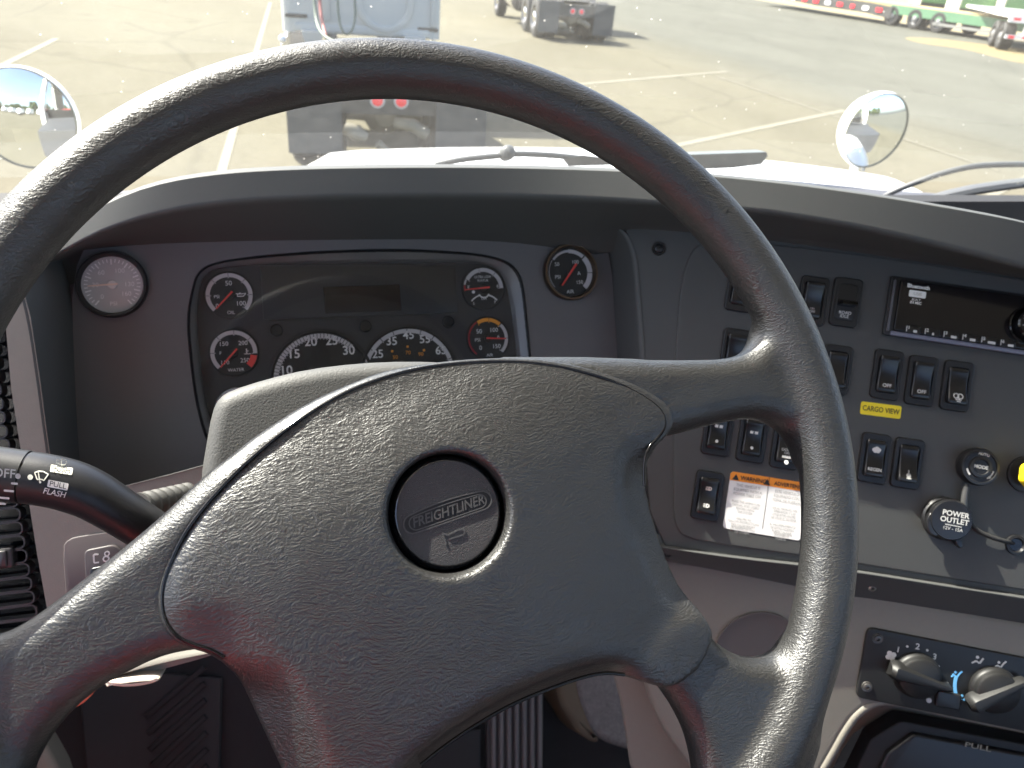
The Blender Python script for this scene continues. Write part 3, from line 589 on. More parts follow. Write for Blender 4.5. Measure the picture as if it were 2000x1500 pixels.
def disc(x, y, r): return lambda mb: mb.lathe([(r*1e-3, 0), (r*1e-3, .0003)], 14, x*1e-3, y*1e-3)
def bars(*L): return lambda mb: icon_bars(mb, L, 0)
lampicon = lambda x, y: bars((x-3, y+1.2, x-.8, y+1.2, .5), (x-3, y, x-.8, y, .5), (x-3, y-1.2, x-.8, y-1.2, .5), (x, y-1.6, x, y+1.6, .8), (x, y+1.6, x+2.2, y+.8, .7), (x+2.2, y+.8, x+2.2, y-.8, .7), (x+2.2, y-.8, x, y-1.6, .7))
truck = lambda x, y: many(bars((x-3, y-.6, x+3, y-.6, 1.6), (x-1.2, y+.8, x+3, y+.8, 1.4)), disc(x-1.8, y-1.6, .8), disc(x+1.8, y-1.6, .8))
switch(1447, 562, 'half-hidden switch left of the wheel rim, topmost left of the panel', .1, [('icon', IW, disc(0, -9, 1.2))])
switch(1586, 588, 'switch just outside the wheel rim, left of the lever switch', .16, [('icon', IW, many(T('OFF', 0, -11, 3.4), T('ON', 0, -8, 2.6)))])
switch(1651, 591, 'switch with a projecting flat lever and two-line white print', 0, [('lettering', IW, many(T('ROAD', 0, -10.4, 4.0, bold=.02), T('IDLE', -.3, -13.8, 4.0, bold=.02)))], 'lever')
switch(1435, 690, 'glossy switch half covered by the upper right spoke', .12)
switch(1632, 722, 'switch peeking out beside the rim above the yellow sticker', -.16)
switch(1731, 732, 'first of two OFF switches under the radio, above the yellow sticker', .05, [('lettering', IW, T('OFF', 0, -10.6, 4.6, bold=.02))])
switch(1798, 744, 'second OFF switch under the radio, between its neighbours', .05, [('lettering', IW, T('OFF', 0, -10.6, 4.6, bold=.02))])
switch(1867, 754, 'rightmost switch below the radio with white round symbol', -.17, [('icon', IW, many(lambda mb: mb.lathe([(.0026, 0), (.0026, .0003), (.0018, .0003), (.0018, 0)], 16, -.0018, -.0098, cap1=False), lambda mb: mb.lathe([(.0026, 0), (.0026, .0003), (.0018, .0003), (.0018, 0)], 16, .0018, -.0098, cap1=False), bars((-2.5, -13.2, 2.5, -13.2, 1), (-1.6, -14.8, 1.6, -14.8, .9), (-1.5, -11, 1.5, -12.4, 1))))])
switch(1401, 842, 'switch under the right spoke with small pale dot, leftmost of three', .02, [('icon', IW, many(disc(0, -9.6, 1.4), bars((-3.6, 4.6, -.6, 4.6, 2.6), (.6, 4.6, 3.6, 4.6, 2.6))))])
switch(1469, 855, 'middle switch of the three under the right spoke', .02, [('icon', IW, many(disc(0, -9.6, 1.4), bars((-3.6, 5.0, -.6, 5.0, 2.4), (.6, 5.0, 3.6, 5.0, 2.4))))])
switch(1535, 868, 'switch under the spoke with white bar and lamp dot, beside the rim', -.10, [('lettering', IW, many(T('DOME', .5, -5.2, 3.6), T('OFF', .5, -8.2, 3.0), bars((-3.6, -11.6, 4.2, -11.6, 2.2)), disc(1.5, 5, 1.8), disc(.4, -16.4, 1.9)))])
switch(1706, 895, 'switch with cloud-shaped symbol and white lettering below, right of the rim', -.08, [('icon', IW, many(disc(-2, 8, 1.9), disc(0, 9, 2), disc(2, 8, 1.9), disc(-1, 6.6, 1.6), disc(1.6, 6.6, 1.6), T('REGEN', 0, -10.4, 4.0, bold=.03)))])
switch(1771, 905, 'switch pressed in at its foot with small grey lamp symbol', -.20, [('icon', mat('grey_print', (.30, .30, .29), .6), many(disc(0, -11, 2.1), bars((0, -9, 0, -6, 1), (-2, -13.6, 2, -13.6, 1))))])
switch(1381, 968, 'lowest left switch beside the warning sticker with two lamp symbols', -.04, [('icon', mat('pink_print', (.62, .52, .50), .6), lampicon(0, 7)), ('lower_icon', IW, lampicon(0, -9))])
# ---- stickers
t = thing('cargo_view_sticker', 'small yellow sticker with black CARGO VIEW lettering under a switch', 'sticker', FP.at(1720, 801, .0001))
a = [FP.loc(*p) for p in ((1682, 783), (1761, 793))]; wd = math.dist(*a); ang = math.atan2(a[1][1]-a[0][1], a[1][0]-a[0][0])
Rz = Matrix.Rotation(ang, 4, 'Z'); part('sticker_sheet', MB().prism(rrect(wd, wd*.33, .0018), 0, .0004).xf(Rz), M['yellow'], t)
part('lettering', MB().text('CARGO VIEW', 0, 0, .0068, .0004, 0, .78, bold=.015).xf(Rz), mat('faded_ink', (.09, .075, .02), .6), t, 0)
t = thing('warning_label', 'white two-column warning label with orange header, partly behind the wheel rim', 'sticker', FP.at(1497, 990, .0001))
q0 = FP.loc(1497, 990); wq = lambda u, v: (FP.loc(u, v)[0]-q0[0], FP.loc(u, v)[1]-q0[1])
TL, TR, BL = np.array(wq(1427, 920)), np.array(wq(1578, 944)), np.array(wq(1412, 1031)); ex, ey = TR-TL, BL-TL
W_, Hh = np.linalg.norm(ex), np.linalg.norm(ey); ang = math.atan2(ex[1], ex[0]); cen = TL+ex/2+ey/2
Rz = Matrix.Translation((cen[0], cen[1], 0)) @ Matrix.Rotation(ang, 4, 'Z')
part('sticker_sheet', MB().prism(rrect(W_, Hh, .0032), 0, .0004).xf(Rz), M['stick'], t)
hh = Hh*.155; top_ = rrect(W_, Hh, .0032); P = [p for p in top_ if p[1] > Hh/2-.0033]; P = [(W_/2, Hh/2-hh)]+P+[(-W_/2, Hh/2-hh)]
part('header', MB().prism(P, .0004, .00055).xf(Rz), M['sorange'], t)
mb = MB()
for cx, wt in ((-W_*.24, 'WARNING'), (W_*.235, 'ADVERTENCIA')):
    s_ = .0054 if wt == 'WARNING' else .0049; yc = Hh/2-hh*.58
    mb.text(wt, cx+.003, yc, s_, .00055, 0, .9, bold=.02); L = -len(wt)*s_*.31+cx-.0016; mb.prism([(L-.0032, yc-.0026), (L+.0032, yc-.0026), (L, yc+.003)], .00055, .00075)
mb.bar(0, Hh/2-hh, 0, Hh/2, .0004, .00055, .0002); part('header_lettering', mb.xf(Rz), M['inkb'], t, 0)
mb = MB(); mb.bar(0, -Hh*.40, 0, Hh/2-hh, .0007, .0004, .0002)
L_ = ['THIS VEHICLE IS', 'EQUIPPED WITH A', 'POWER TAKE OFF', '', 'READ THE OPERATORS', 'MANUAL AND LABELS', 'BEFORE USING', 'THE SYSTEM', '', 'FAILURE TO', 'FOLLOW INSTRUCTIONS', 'MAY CAUSE INJURY', 'OR DEATH TO YOU', 'OR OTHERS']
R_2 = ['ESTE VEHICULO', 'EQUIPADO CON', 'TOMA DE FUERZA', '', 'LEA EL MANUAL DEL', 'OPERADOR Y LAS', 'ETIQUETAS ANTES', 'DE USAR EL SISTEMA', '', 'EL INCUMPLIMIENTO', 'DE ESTAS NORMAS', 'PUEDE CAUSAR', 'LESIONES O', 'MUERTE']
for cx, LL in ((-W_*.25, L_), (W_*.25, R_2)):
    y = Hh/2-hh-.0036
    for k, tx in enumerate(LL):
        if tx: mb.text(tx, cx, y, .0038 if k < 3 else .0031, .0004, 0, .82)
        y -= .0041 if k < 3 else .0031
mb.text('REVISION DATE 01', -W_*.27, -Hh*.44, .0022, .0004); mb.text('FECHA REVISION', W_*.27, -Hh*.44, .0022, .0004)
part('lettering', mb.xf(Rz), M['ink'], t, 0)
# ---- radio
t = thing('radio', 'black car radio with white button row at the right edge of the panel', 'radio', FP.at(1742, 600)); q0 = FP.loc(1742, 600)
rq = lambda u, v: np.array(FP.loc(u, v))-np.array(q0)
e = rq(2000, 694)-rq(1746, 656); ang = math.atan2(e[1], e[0]); Rz = Matrix.Rotation(ang, 2); Ri = Rz.inverted()
rr = lambda u, v: tuple(Ri @ Vector(rq(u, v))); a, b = rr(1741, 542), rr(1729, 653); x0 = a[0]; yt, yb = a[1], b[1]; Wd = .186
R4 = Matrix.Rotation(ang, 4, 'Z')
part('chassis', MB().prism(rrect(Wd+.002, yt-yb+.002, .002, 5, x0+Wd/2, (yt+yb)/2), -.004, .0035, .001).xf(R4), M['black'], t, 40)
part('fascia', MB().prism(rrect(Wd-.008, yt-yb-.006, .002, 5, x0+Wd/2+.003, (yt+yb)/2+.001), .003, .0065, .0008).xf(R4), mat('radio_gloss', (.009, .008, .009), .16), t, 40)
part('trim_strip', MB().prism(rrect(Wd-.006, .0042, .001, 3, x0+Wd/2+.002, yb+.0012), .0035, .0066, .0012).xf(R4), mat('blue_grey_trim', (.16, .17, .23), .3), t, 40)
part('side_trim', MB().prism(rrect(.0022, (yt-yb)*.9, .0008, 3, x0+.0022, (yt+yb)/2), .003, .0058, .0008).xf(R4), mat('side_trim_grey', (.09, .09, .10), .35), t, 40)
for k in range(6):
    bx, by = x0+.0235+k*.0166, yb+.0068
    bt = part('preset_button', MB().prism(rrect(.0135, .0066, .0008, 2, bx, by), .006, .0076, .0006).xf(R4), M['gloss2'], t, 40)
    mb = MB().text(str(k+1), bx-.0042, by+.0013, .0040, .0076, bold=.03); mb.bar(bx-.0060, by-.0024, bx-.0060, by+.0028, .0006, .0076, .0002)
    for j in range((2, 1, 3, 3, 4, 3)[k]): mb.prism(rrect(.0017, .0024, .0004, 2, bx+.0010+j*.0016-.0008*(k == 4), by-.0014), .0076, .0078)
    part('button_print', mb.xf(R4), IW, bt, 0)
ux, uy = x0+.0228, yt-.0095
part('usb_print', MB().text('Bluetooth', ux, uy+.0026, .0050, .0065, bold=.03).text('BUILT', ux-.0004, uy-.0098, .0030, .0065).text('IN MIC', ux-.0004, uy-.0126, .0034, .0065, bold=.02).prism(rrect(.0150, .0062, .001, 3, ux, uy-.0042), .0064, .0068).xf(R4), mat('bright_print', (.85, .85, .80), .5), t, 0)
part('usb_lettering', MB().text('USB', ux, uy-.0042, .0042, .0068).xf(R4), mat('grey_ink', (.45, .45, .40), .6), t, 0)
kx, ky = rr(2001, 637); kn = part('volume_knob', MB().lathe([(.0175, .005), (.0175, .0085), (.0162, .0092), (.0150, .0084), (.0145, .017), (.0132, .0185), (0, .0185)], 48, kx, ky, cap1=False).xf(R4), M['gloss'], t, 35)
part('knob_print', MB().text('SRC', kx-.007, ky+.004, .0050, .0186).bar(kx-.011, ky-.003, kx+.009, ky-.004, .0014, .0186, .0003).xf(R4), mat('dim_print', (.25, .26, .27), .5), kn, 0)
# ---- round remote, cable, grommet, power outlet, yellow knob
fr = FP.at(1903, 911)
t = thing('remote_dial', 'round black control dial with white print and hanging cable', 'control dial', fr)
part('body', MB().lathe([(.0165, 0), (.0172, .004), (.0170, .010), (.0160, .0122), (.0140, .0125), (.0134, .0112), (.0100, .0112), (.0094, .0128), (.0070, .0132), (.0064, .0118), (0, .0118)], 56, cap1=False), M['black'], t, 30)
mb = MB().text('MODE', .0, .0, .0042, .0120, rot=-.02, bold=.04).text('AUTO', .0015, .0118, .0036, .0114, rot=-.1, bold=.03).arc(.0109, .0124, 225, 255, .0113); mb.arc(.0109, .0120, 100, 145, .0113, n=10); mb.lathe([(.0011, 0), (.0011, .0005)], 12, .0085, -.0080, .0113)
part('print', mb, IW, t, 0)
pts = [FP.hit(u, v, o_) for u, v, o_ in ((1888, 945, .006), (1883, 975, .006), (1884, 1000, .005), (1893, 1022, .005), (1912, 1039, .005), (1938, 1050, .005), (1962, 1057, .004), (1983, 1062, -.003))]
pts = [np.array(p) for p in smoothpoly(pts, 2, False)]; inv = t.matrix_world.inverted()
part('cable', MB().tube(pts, .0021, 10).xf(inv), M['rubber'], t, 60); part('strain_relief', MB().tube(pts[2:12], .0030, 12).xf(inv), mat('relief_grey', (.06, .06, .06), .35), t, 60)
t = thing('cable_grommet', 'round rubber grommet where the dial cable enters the panel', 'grommet', FP.at(1984, 1064)); part('ring', MB().lathe([(.0095, 0), (.0088, .002), (.0066, .0024), (.0055, .0006), (.0050, -.0005)], 32, cap1=False), M['black'], t, 40); part('hole', MB().lathe([(.0056, .0004), (0, .0003)], 24, cap1=False), M['gloss'], t, 0)
t = thing('power_outlet', 'black power outlet cap with white POWER OUTLET lettering, below the control dial', 'outlet', FP.at(1842, 1012))
part('socket_ring', MB().lathe([(.0195, 0), (.0195, .003), (.0178, .0045), (.0165, .004)], 48), M['black'], t, 35)
mb = MB().lathe([(.0150, .003), (.0180, .008), (.0186, .0125), (.0172, .0150), (0, .0158)], 48, .001, 0, cap1=False)
cap = part('cap', mb, M['gloss2'], t, 40); part('finger_tab', MB().prism(smoothpoly([(-.020, -.002), (-.016, .006), (-.012, -.002), (-.006, -.016), (-.012, -.0175), (-.0185, -.013)], 2), .0085, .0140, .0015), M['gloss2'], cap, 40)
part('hinge', MB().prism(smoothpoly([(.006, -.0150), (.012, -.012), (.017, -.022), (.0125, -.0245)], 1), .004, .010, .001), M['gloss2'], cap, 40)
ca = -.02
part('lettering', MB().text('POWER', .0032, .0058, .0066, .0158, ca, bold=.02).text('OUTLET', .0028, -.0002, .0066, .0158, ca, bold=.02).bar(-.0045, -.0043, .0095, -.0046, .0006, .0158, .0003).text('12V - 15A', .0022, -.0076, .0042, .0158, ca), IW, cap, 0)
t = thing('parking_brake_knob', 'bright yellow push knob cut off by the right edge', 'knob', FP.at(2003, 927))
part('collar', MB().lathe([(.0165, 0), (.0165, .003), (.0140, .004)], 40), M['black'], t, 35); part('stem', MB().lathe([(.0055, .003), (.0055, .022)], 20), M['steel'], t, 35)
part('knob', MB().prism(smoothpoly([(.0165*math.cos(a)*(1.0 if i % 2 else .90), .0165*math.sin(a)*(1.0 if i % 2 else .90)) for i, a in enumerate(np.linspace(0, 2*math.pi, 17)[:-1])], 2), .018, .028, .003), mat('yellow_knob', (.85, .62, .02), .35), t, 40)
# ------------------------------------------------------------------ lower dash (taupe), heater panel, drawer
inv = dinv
LOW = [(1120, 1090), (1300, 1085), (1560, 1130), (2000, 1215), (2260, 1262), (2260, 1490), (2000, 1432), (1840, 1398), (1745, 1376), (1715, 1376), (1690, 1385), (1668, 1404), (1650, 1430), (1630, 1468), (1606, 1508), (1570, 1620), (1420, 1640), (1350, 1505), (1318, 1462), (1285, 1415), (1258, 1345), (1246, 1270), (1190, 1180)]
mb = MB().prism(pl_poly(PH, LOW, 0, 1), -.035, 0, .007, 5); mb.v = [tuple(PH.w(*p)) for p in mb.v]; dpart('lower_dash', mb, M['taupe'], 50)
rp = smoothpoly([PH.hit(u, v, -.003) for u, v in ((2260, 1476), (2000, 1422), (1840, 1389), (1745, 1367), (1706, 1370), (1672, 1393), (1648, 1428), (1626, 1468), (1600, 1512), (1566, 1600))], 2, False)
dpart('trim_roll', MB().tube(rp, .0042, 14), M['taupe'], 60)
# rear part of the lower dash falling away under the lip
LB = [(1100, 1080), (1300, 1090), (2260, 1270), (2260, 1560), (2000, 1500), (1760, 1432), (1700, 1415), (1660, 1440), (1600, 1560), (1480, 1640), (1330, 1640), (1240, 1560), (1200, 1300)]
P_ = PH.shift(-.045); mb = MB().prism(P_ and pl_poly(P_, LB, 0, 1), -.12, 0, .004); mb.v = [tuple(P_.w(*p)) for p in mb.v]; dpart('lower_dash_back', mb, M['taupe'], 40)
# oval dent seen through the spokes
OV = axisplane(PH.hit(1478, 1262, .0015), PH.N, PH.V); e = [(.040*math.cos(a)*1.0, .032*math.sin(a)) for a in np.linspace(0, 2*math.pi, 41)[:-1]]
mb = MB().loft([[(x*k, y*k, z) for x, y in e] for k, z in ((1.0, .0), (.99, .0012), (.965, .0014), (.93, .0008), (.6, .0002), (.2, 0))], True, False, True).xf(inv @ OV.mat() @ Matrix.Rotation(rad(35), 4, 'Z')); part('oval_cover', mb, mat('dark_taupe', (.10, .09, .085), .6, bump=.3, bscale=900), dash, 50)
t = thing('heater_control_panel', 'black heater control panel with two rotary knobs and blue print, lower right', 'control panel', PH.at(1850, 1320)); q0 = PH.loc(1850, 1320)
hq = lambda u, v, o_=.003: (PH.loc(u, v, o_)[0]-q0[0], PH.loc(u, v, o_)[1]-q0[1])
C4 = [hq(*p) for p in ((1695, 1225), (2120, 1308), (2105, 1450), (1671, 1362))]
def rounded(P, r):
    out = []
    for i in range(len(P)):
        p, a, b = np.array(P[i]), np.array(P[i-1]), np.array(P[(i+1) % len(P)]); d1 = (a-p)/np.linalg.norm(a-p); d2 = (b-p)/np.linalg.norm(b-p)
        for k in np.linspace(0, 1, 6): out.append(tuple((p+d1*r)*(1-k)**2+2*p*k*(1-k)+(p+d2*r)*k*k))
    return out
part('plate', MB().prism(rounded(C4, .007), -.004, .003, .0012), mat('heater_plate_black', (.011, .012, .012), .45, bump=.15, bscale=1500), t, 40)
hx = np.array(hq(2000, 1285))-np.array(hq(1697, 1226)); ha = math.atan2(hx[1], hx[0])
for u, v in ((1714, 1247), (1693, 1341)):
    x, y = hq(u, v); part('screw', MB().lathe([(.0050, .0028), (.0046, .0042), (.0036, .0040), (.0032, .0052), (.0016, .0054), (.0014, .0036), (0, .0036)], 24, x, y, cap1=False), mat('dark_screw', (.10, .095, .09), .4, .6), t, 40)
def knob(u, v, ang, label):
    x, y = hq(u, v); M4 = Matrix.Translation((x, y, .003)) @ Matrix.Rotation(ang, 4, 'Z')
    M['knobblack'] = M.get('knobblack') or mat('knob_black', (.009, .009, .009), .5)
    k = part('rotary_knob', MB().lathe([(.0215, 0), (.0212, .003), (.0195, .0042), (.0190, .006), (.0185, .0095), (.0165, .0112), (0, .0115)], 48, cap1=False).xf(M4), M['knobblack'], t, 40, label)
    sec = []
    for xx in np.linspace(-.0275, .0265, 17):
        s_ = (xx+.0275)/.054; w_ = .0098*(1-.62*s_)*(1 if 0 < s_ < 1 else .8); hgt = (.0175-.003*s_)*(1 if s_ > 0 else .8)
        if s_ < .12: w_ *= .75+.25*s_/.12
        sec.append([(xx, -w_, .004), (xx, -w_*.92, hgt*.6), (xx, -w_*.55, hgt*.95), (xx, 0, hgt), (xx, w_*.55, hgt*.95), (xx, w_*.92, hgt*.6), (xx, w_, .004)])
    part('grip', MB().loft(sec, False).add(sec[0], [tuple(range(7))]).add(sec[-1], [tuple(range(7))[::-1]]).xf(M4), M['knobblack'], k, 40); return k
knob(1790, 1318, ha-rad(7), 'left fan speed knob'); knob(1940, 1346, ha+rad(38), 'right air direction knob')
mb = MB()
for tx, (u, v), sz in (('1', (1754, 1269), .0072), ('2', (1792, 1263), .0078), ('3', (1825, 1283), .0078), ('4', (1834, 1319), .0076)): mb.text(tx, *hq(u, v), sz, .003, ha, bold=.02)
for u, v in ((1772, 1262.5), (1811, 1270), (1833, 1301)): mb.lathe([(.0011, 0), (.0011, .0003)], 12, *hq(u, v), z=.003)
mb.lathe([(.0024, 0), (.0022, .0012)], 14, *hq(1814, 1367.5), z=.003)
x, y = hq(1740, 1281)
for k in range(4): mb.lathe([(.0024, 0), (.0024, .0003)], 12, x+.0026*math.cos(k*1.57+.6), y+.0026*math.sin(k*1.57+.6), z=.003)
def seat(mb, u, v, sc=1, extra=0):
    x, y = hq(u, v); c, s_ = math.cos(ha), math.sin(ha); B = lambda x0, y0, x1, y1, w_: mb.bar(x+sc*(x0*c-y0*s_), y+sc*(x0*s_+y0*c), x+sc*(x1*c-y1*s_), y+sc*(x1*s_+y1*c), w_*sc, .003, .0003)
    B(-.004, -.003, -.001, -.0005, .0013); B(-.001, -.0005, .002, -.002, .0013); B(.002, -.002, .0042, .0028, .0015); mb.lathe([(.0013*sc, 0), (.0013*sc, .0003)], 12, x+sc*(-.0005*c-.0028*s_), y+sc*(-.0005*s_+.0028*c), z=.003)
    if extra: B(.0042, .0028, .0062, .0052, .0016)
seat(mb, 1909, 1290, 1.1); seat(mb, 1951, 1299, .9, 1)
x, y = hq(1846, 1338); mb.arc(.0026, .0036, -90, 60, .003, x, y, 8); mb.bar(x-.002, y-.0012, x+.003, y-.0012, .0008, .003); mb.bar(x-.0008, y-.001, x-.0004, y+.003, .0007, .003)
x, y = hq(1952, 1377); c, s_ = math.cos(ha), math.sin(ha)
for a_, b_ in (((-.005, .003), (.005, .003)), ((-.005, .003), (-.003, -.003)), ((.005, .003), (.003, -.003)), ((-.003, -.003), (.003, -.003)), ((-.002, -.0045), (-.001, .0015)), ((0, -.0045), (.001, .0015)), ((.002, -.0045), (.003, .001))): mb.bar(x+a_[0]*c-a_[1]*s_, y+a_[0]*s_+a_[1]*c, x+b_[0]*c-b_[1]*s_, y+b_[0]*s_+b_[1]*c, .0009, .003, .0003)
part('print', mb, IW, t, 0)
mb = MB(); x, y = hq(1936, 1342); mb.arc(.0300, .0328, -117, -84, .003, x, y); seat(mb, 1866, 1318, .85, 1); seat(mb, 1879, 1364, .85); mb.lathe([(.0011, 0), (.0011, .0003)], 12, *hq(1862, 1318), z=.003); part('blue_print', mb, M['blue'], t, 0)
x, y = hq(1850, 1366); part('push_button', MB().prism(rrect(.0215, .0150, .002), .002, .0065, .0012).xf(Matrix.Translation((x, y, 0)) @ Matrix.Rotation(ha, 4, 'Z')), M['black'], t, 40)
# drawer / ashtray
DP = PH.shift(-.020); t = thing('dash_drawer', 'black dash drawer under the heater controls, bottom right corner', 'drawer', DP.at(1850, 1450)); q0 = DP.loc(1850, 1450); dq = lambda u, v: (DP.loc(u, v)[0]-q0[0], DP.loc(u, v)[1]-q0[1])
part('frame', MB().prism(rounded([dq(*p) for p in ((1757, 1404), (2150, 1478), (2150, 1640), (1640, 1560), (1699, 1440))], .004), -.02, .004, .002), mat('drawer_black', (.014, .014, .014), .6, bump=.2), t, 40)
part('front', MB().prism(rounded([dq(*p) for p in ((1778, 1424), (2140, 1492), (2130, 1620), (1690, 1540), (1726, 1462))], .003), .002, .010, .003), M['black'], t, 40)
a, b = np.array(dq(1868, 1442)), np.array(dq(1932, 1455)); part('embossed_lettering', MB().text('PULL', *((a+b)/2), .0068, .0101, math.atan2((b-a)[1], (b-a)[0]), 1.6, bold=.02), mat('worn_print', (.20, .19, .15), .5), t, 0)
# ------------------------------------------------------------------ left part of the dash
xp = PC.hit(148, 700)[0]; d = ray(75, 720); PF = Plane(CAM+d*(xp/d[0]), PC.X, PC.V)
FR = [(-260, 420), (10, 440), (38, 540), (60, 620), (78, 740), (95, 870), (104, 925), (118, 955), (145, 968), (210, 957), (390, 911), (520, 870), (760, 860), (900, 1000), (1000, 1200), (900, 1240), (640, 1250), (470, 1262), (380, 1290), (250, 1325), (205, 1332), (160, 1345), (60, 1360), (-300, 1400)]
VENT = [(8, 600), (22, 760), (50, 940), (72, 1080), (92, 1190), (97, 1228), (60, 1238), (-240, 1260), (-260, 600)]
V, F = filled(pl_poly(PF, FR), [pl_poly(PF, VENT)], 0); mb = MB().add([PF.w(*p) for p in V], F)
vp = pl_poly(PF, VENT); mb.loft([[PF.w(x, y, 0) for x, y in vp], [PF.w(x, y, -.03) for x, y in vp]], True, False, True)
dpart('side_frame', mb, M['taupe'], 30)
ia = smoothpoly([(10, 440), (38, 540), (60, 620), (78, 740), (95, 870), (104, 925), (118, 955), (145, 968), (210, 957), (390, 911), (520, 870), (760, 860)], 2, False)
ib = smoothpoly([(118, 500), (138, 560), (143, 640), (146, 720), (152, 850), (156, 900), (164, 945), (185, 956), (250, 948), (430, 905), (560, 880), (800, 880)], 2, False)
A = [PF.hit(*p) for p in ia]; B = [PC.hit(*p, -.001) for p in ib]; A_ = [PF.hit(p[0]-7, p[1]+3, .001) for p in ia]
dpart('side_recess_wall', sheet(chaikin([A_, A, mid2(A, B, .12), mid2(A, B, .9), B], 2)), M['charcoal'], 60)
# rolled lower lip of the knee panel and a sunlit patch below it, painted as a cream piece
kl = [(-100, 1372), (60, 1352), (205, 1331), (235, 1322), (290, 1306), (360, 1290), (430, 1276), (480, 1268), (640, 1258), (900, 1240)]
k0 = [(-100, 1290), (60, 1280), (205, 1275), (250, 1262), (300, 1250), (360, 1242), (430, 1236), (480, 1230), (640, 1220), (900, 1200)]
us = np.linspace(-100, 900, 40); a = [PF.hit(u, curve(k0)(u), .0005) for u in us]; b = [PF.hit(u, curve(kl)(u), .012) for u in us]; c = [p+np.array([0, .05, -.012]) for p in b]
dpart('knee_panel_lip', sheet(chaikin([a, mid2(a, b, .6), b, mid2(b, c, .2), c], 2)), M['taupe'], 60)
e = smoothpoly([(203, 1326), (240, 1318), (300, 1312), (322, 1316), (305, 1328), (262, 1335), (225, 1333)], 2); kp = PF.shift(.004)
mb = MB().prism([kp.loc(*p) for p in e], -.02, .010, .003); mb.v = [tuple(kp.w(*p)) for p in mb.v]; dpart('sunlit_corner_patch', mb, mat('sunlit_cream', (.62, .54, .44), .6), 50)
# dark recess with the headlamp switch
hs = [(122, 1068), (135, 1052), (160, 1046), (260, 1032), (360, 1010), (360, 1200), (150, 1200), (132, 1190)]
mb = MB().prism(smoothpoly([PF.loc(*p) for p in hs], 1), -.001, .0012, .0008); mb.v = [tuple(PF.w(*p)) for p in mb.v]; dpart('switch_recess', mb, mat('dark_mauve', (.095, .08, .078), .6), 40)
t = thing('headlamp_switch', 'small headlamp switch in a recess left of the column, half hidden by the spoke', 'switch', PF.at(205, 1100, .0012)); q0 = PF.loc(205, 1100); pq_ = lambda u, v: (PF.loc(u, v)[0]-q0[0], PF.loc(u, v)[1]-q0[1])
part('mount', MB().prism(rounded([pq_(*p) for p in ((166, 1074), (226, 1062), (246, 1085), (240, 1180), (172, 1180))], .004), 0, .003, .001), mat('mount_mauve', (.07, .06, .06), .45), t, 40)
part('rocker', MB().prism(rounded([pq_(*p) for p in ((178, 1108), (236, 1096), (236, 1172), (182, 1172))], .003), .002, .005, .001), M['gloss2'], t, 40)
x, y = pq_(203, 1088); mb = MB()
for L in ((-.006, .003, -.0028, .003, .001), (-.006, -.003, -.0028, -.003, .001), (-.006, .003, -.006, -.003, .001)): mb.bar(x+L[0], y+L[1], x+L[2], y+L[3], L[4], .0031)
mb.lathe([(.0024, 0), (.0024, .0004), (.0014, .0004)], 14, x+.0022, y-.001, .003, cap1=False).lathe([(.002, 0), (.002, .0004), (.0011, .0004)], 14, x+.003, y+.0028, .003, cap1=False); part('icon', mb, IW, t, 0)
# air vent louvres
t = thing('side_air_vent', 'black air vent with horizontal louvres at the left edge', 'air vent', PF.at(40, 950, -.004)); q0 = PF.loc(40, 950); vq = lambda u, v: (PF.loc(u, v, -.004)[0]-q0[0], PF.loc(u, v, -.004)[1]-q0[1])
vx = curve([(600, -12), (760, 6), (940, 34), (1080, 56), (1190, 76), (1240, 84)])
part('backing', MB().prism([vq(*p) for p in ((6, 600), (96, 1230), (-240, 1262), (-260, 600))], -.024, -.018), M['gloss'], t, 0)
lou = M['satinblack'] = mat('satin_black', (.030, .028, .029), .32)
for k in range(22):
    v = 652+27.0*k; u = vx(v); x1, y1 = vq(u, v); x0 = x1-.085; 
    o = MB().prism(rrect(.085, .0088, .0034, 4, (x0+x1)/2, y1), -.006, .0, .001); V, F = None, None
    sl_ = MB(); rO, rI = rrect(.085, .0102, .0040, 4, (x0+x1)/2, y1), rrect(.0830, .0082, .0032, 4, (x0+x1)/2, y1)
    sl_.loft([[(x, y, -.012) for x, y in rO], [(x, y, .0) for x, y in rO], [(x, y, .0) for x, y in rI], [(x, y, -.012) for x, y in rI]], True)
    part('louvre', sl_, lou, t, 30)
x, y = vq(14, 1088); part('adjuster', MB().prism(rrect(.0125, .0150, .002, 3, x, y), -.006, .004, .0015).prism(rrect(.0055, .0120, .001, 3, x, y), .003, .006, .001), lou, t, 40)
# copper wire loop hanging below the dash
pts = smoothpoly([PF.hit(u, v, o_) for u, v, o_ in ((200, 1318, -.02), (192, 1335, -.01), (178, 1356, 0), (158, 1374, 0), (138, 1382, 0), (118, 1384, -.01), (90, 1375, -.02))], 2, False)
t = thing('loose_wire', 'thin copper coloured wire loop hanging below the knee panel', 'wire', np.array(pts[8])); part('wire', MB().tube(pts, .0011, 8).xf(t.matrix_world.inverted()), M['copper'], t, 60)
# ------------------------------------------------------------------ steering column cover and stalk
ca_ = PW.O-PW.N*.075
PSH = Plane(ca_, PW.X, PW.V); t = thing('steering_column_cover', 'grey plastic steering column cover behind the wheel hub', 'column cover', PSH)
SH = [(388, 930), (396, 880), (410, 800), (425, 772), (450, 757), (520, 735), (600, 716), (700, 704), (800, 700), (900, 704), (1010, 712), (1120, 735), (1150, 770), (1190, 920), (1160, 1180), (1000, 1260), (640, 1260), (450, 1160), (392, 960)]
sp = smoothpoly([PSH.loc(*p) for p in SH], 1)
part('cover', MB().prism(sp, -.13, .0, .010, 6), M['shroud'], t, 50)
part('column_tube', MB().lathe([(.045, -.6), (.045, .02)], 32, cap0=True), M['black'], t, 40)
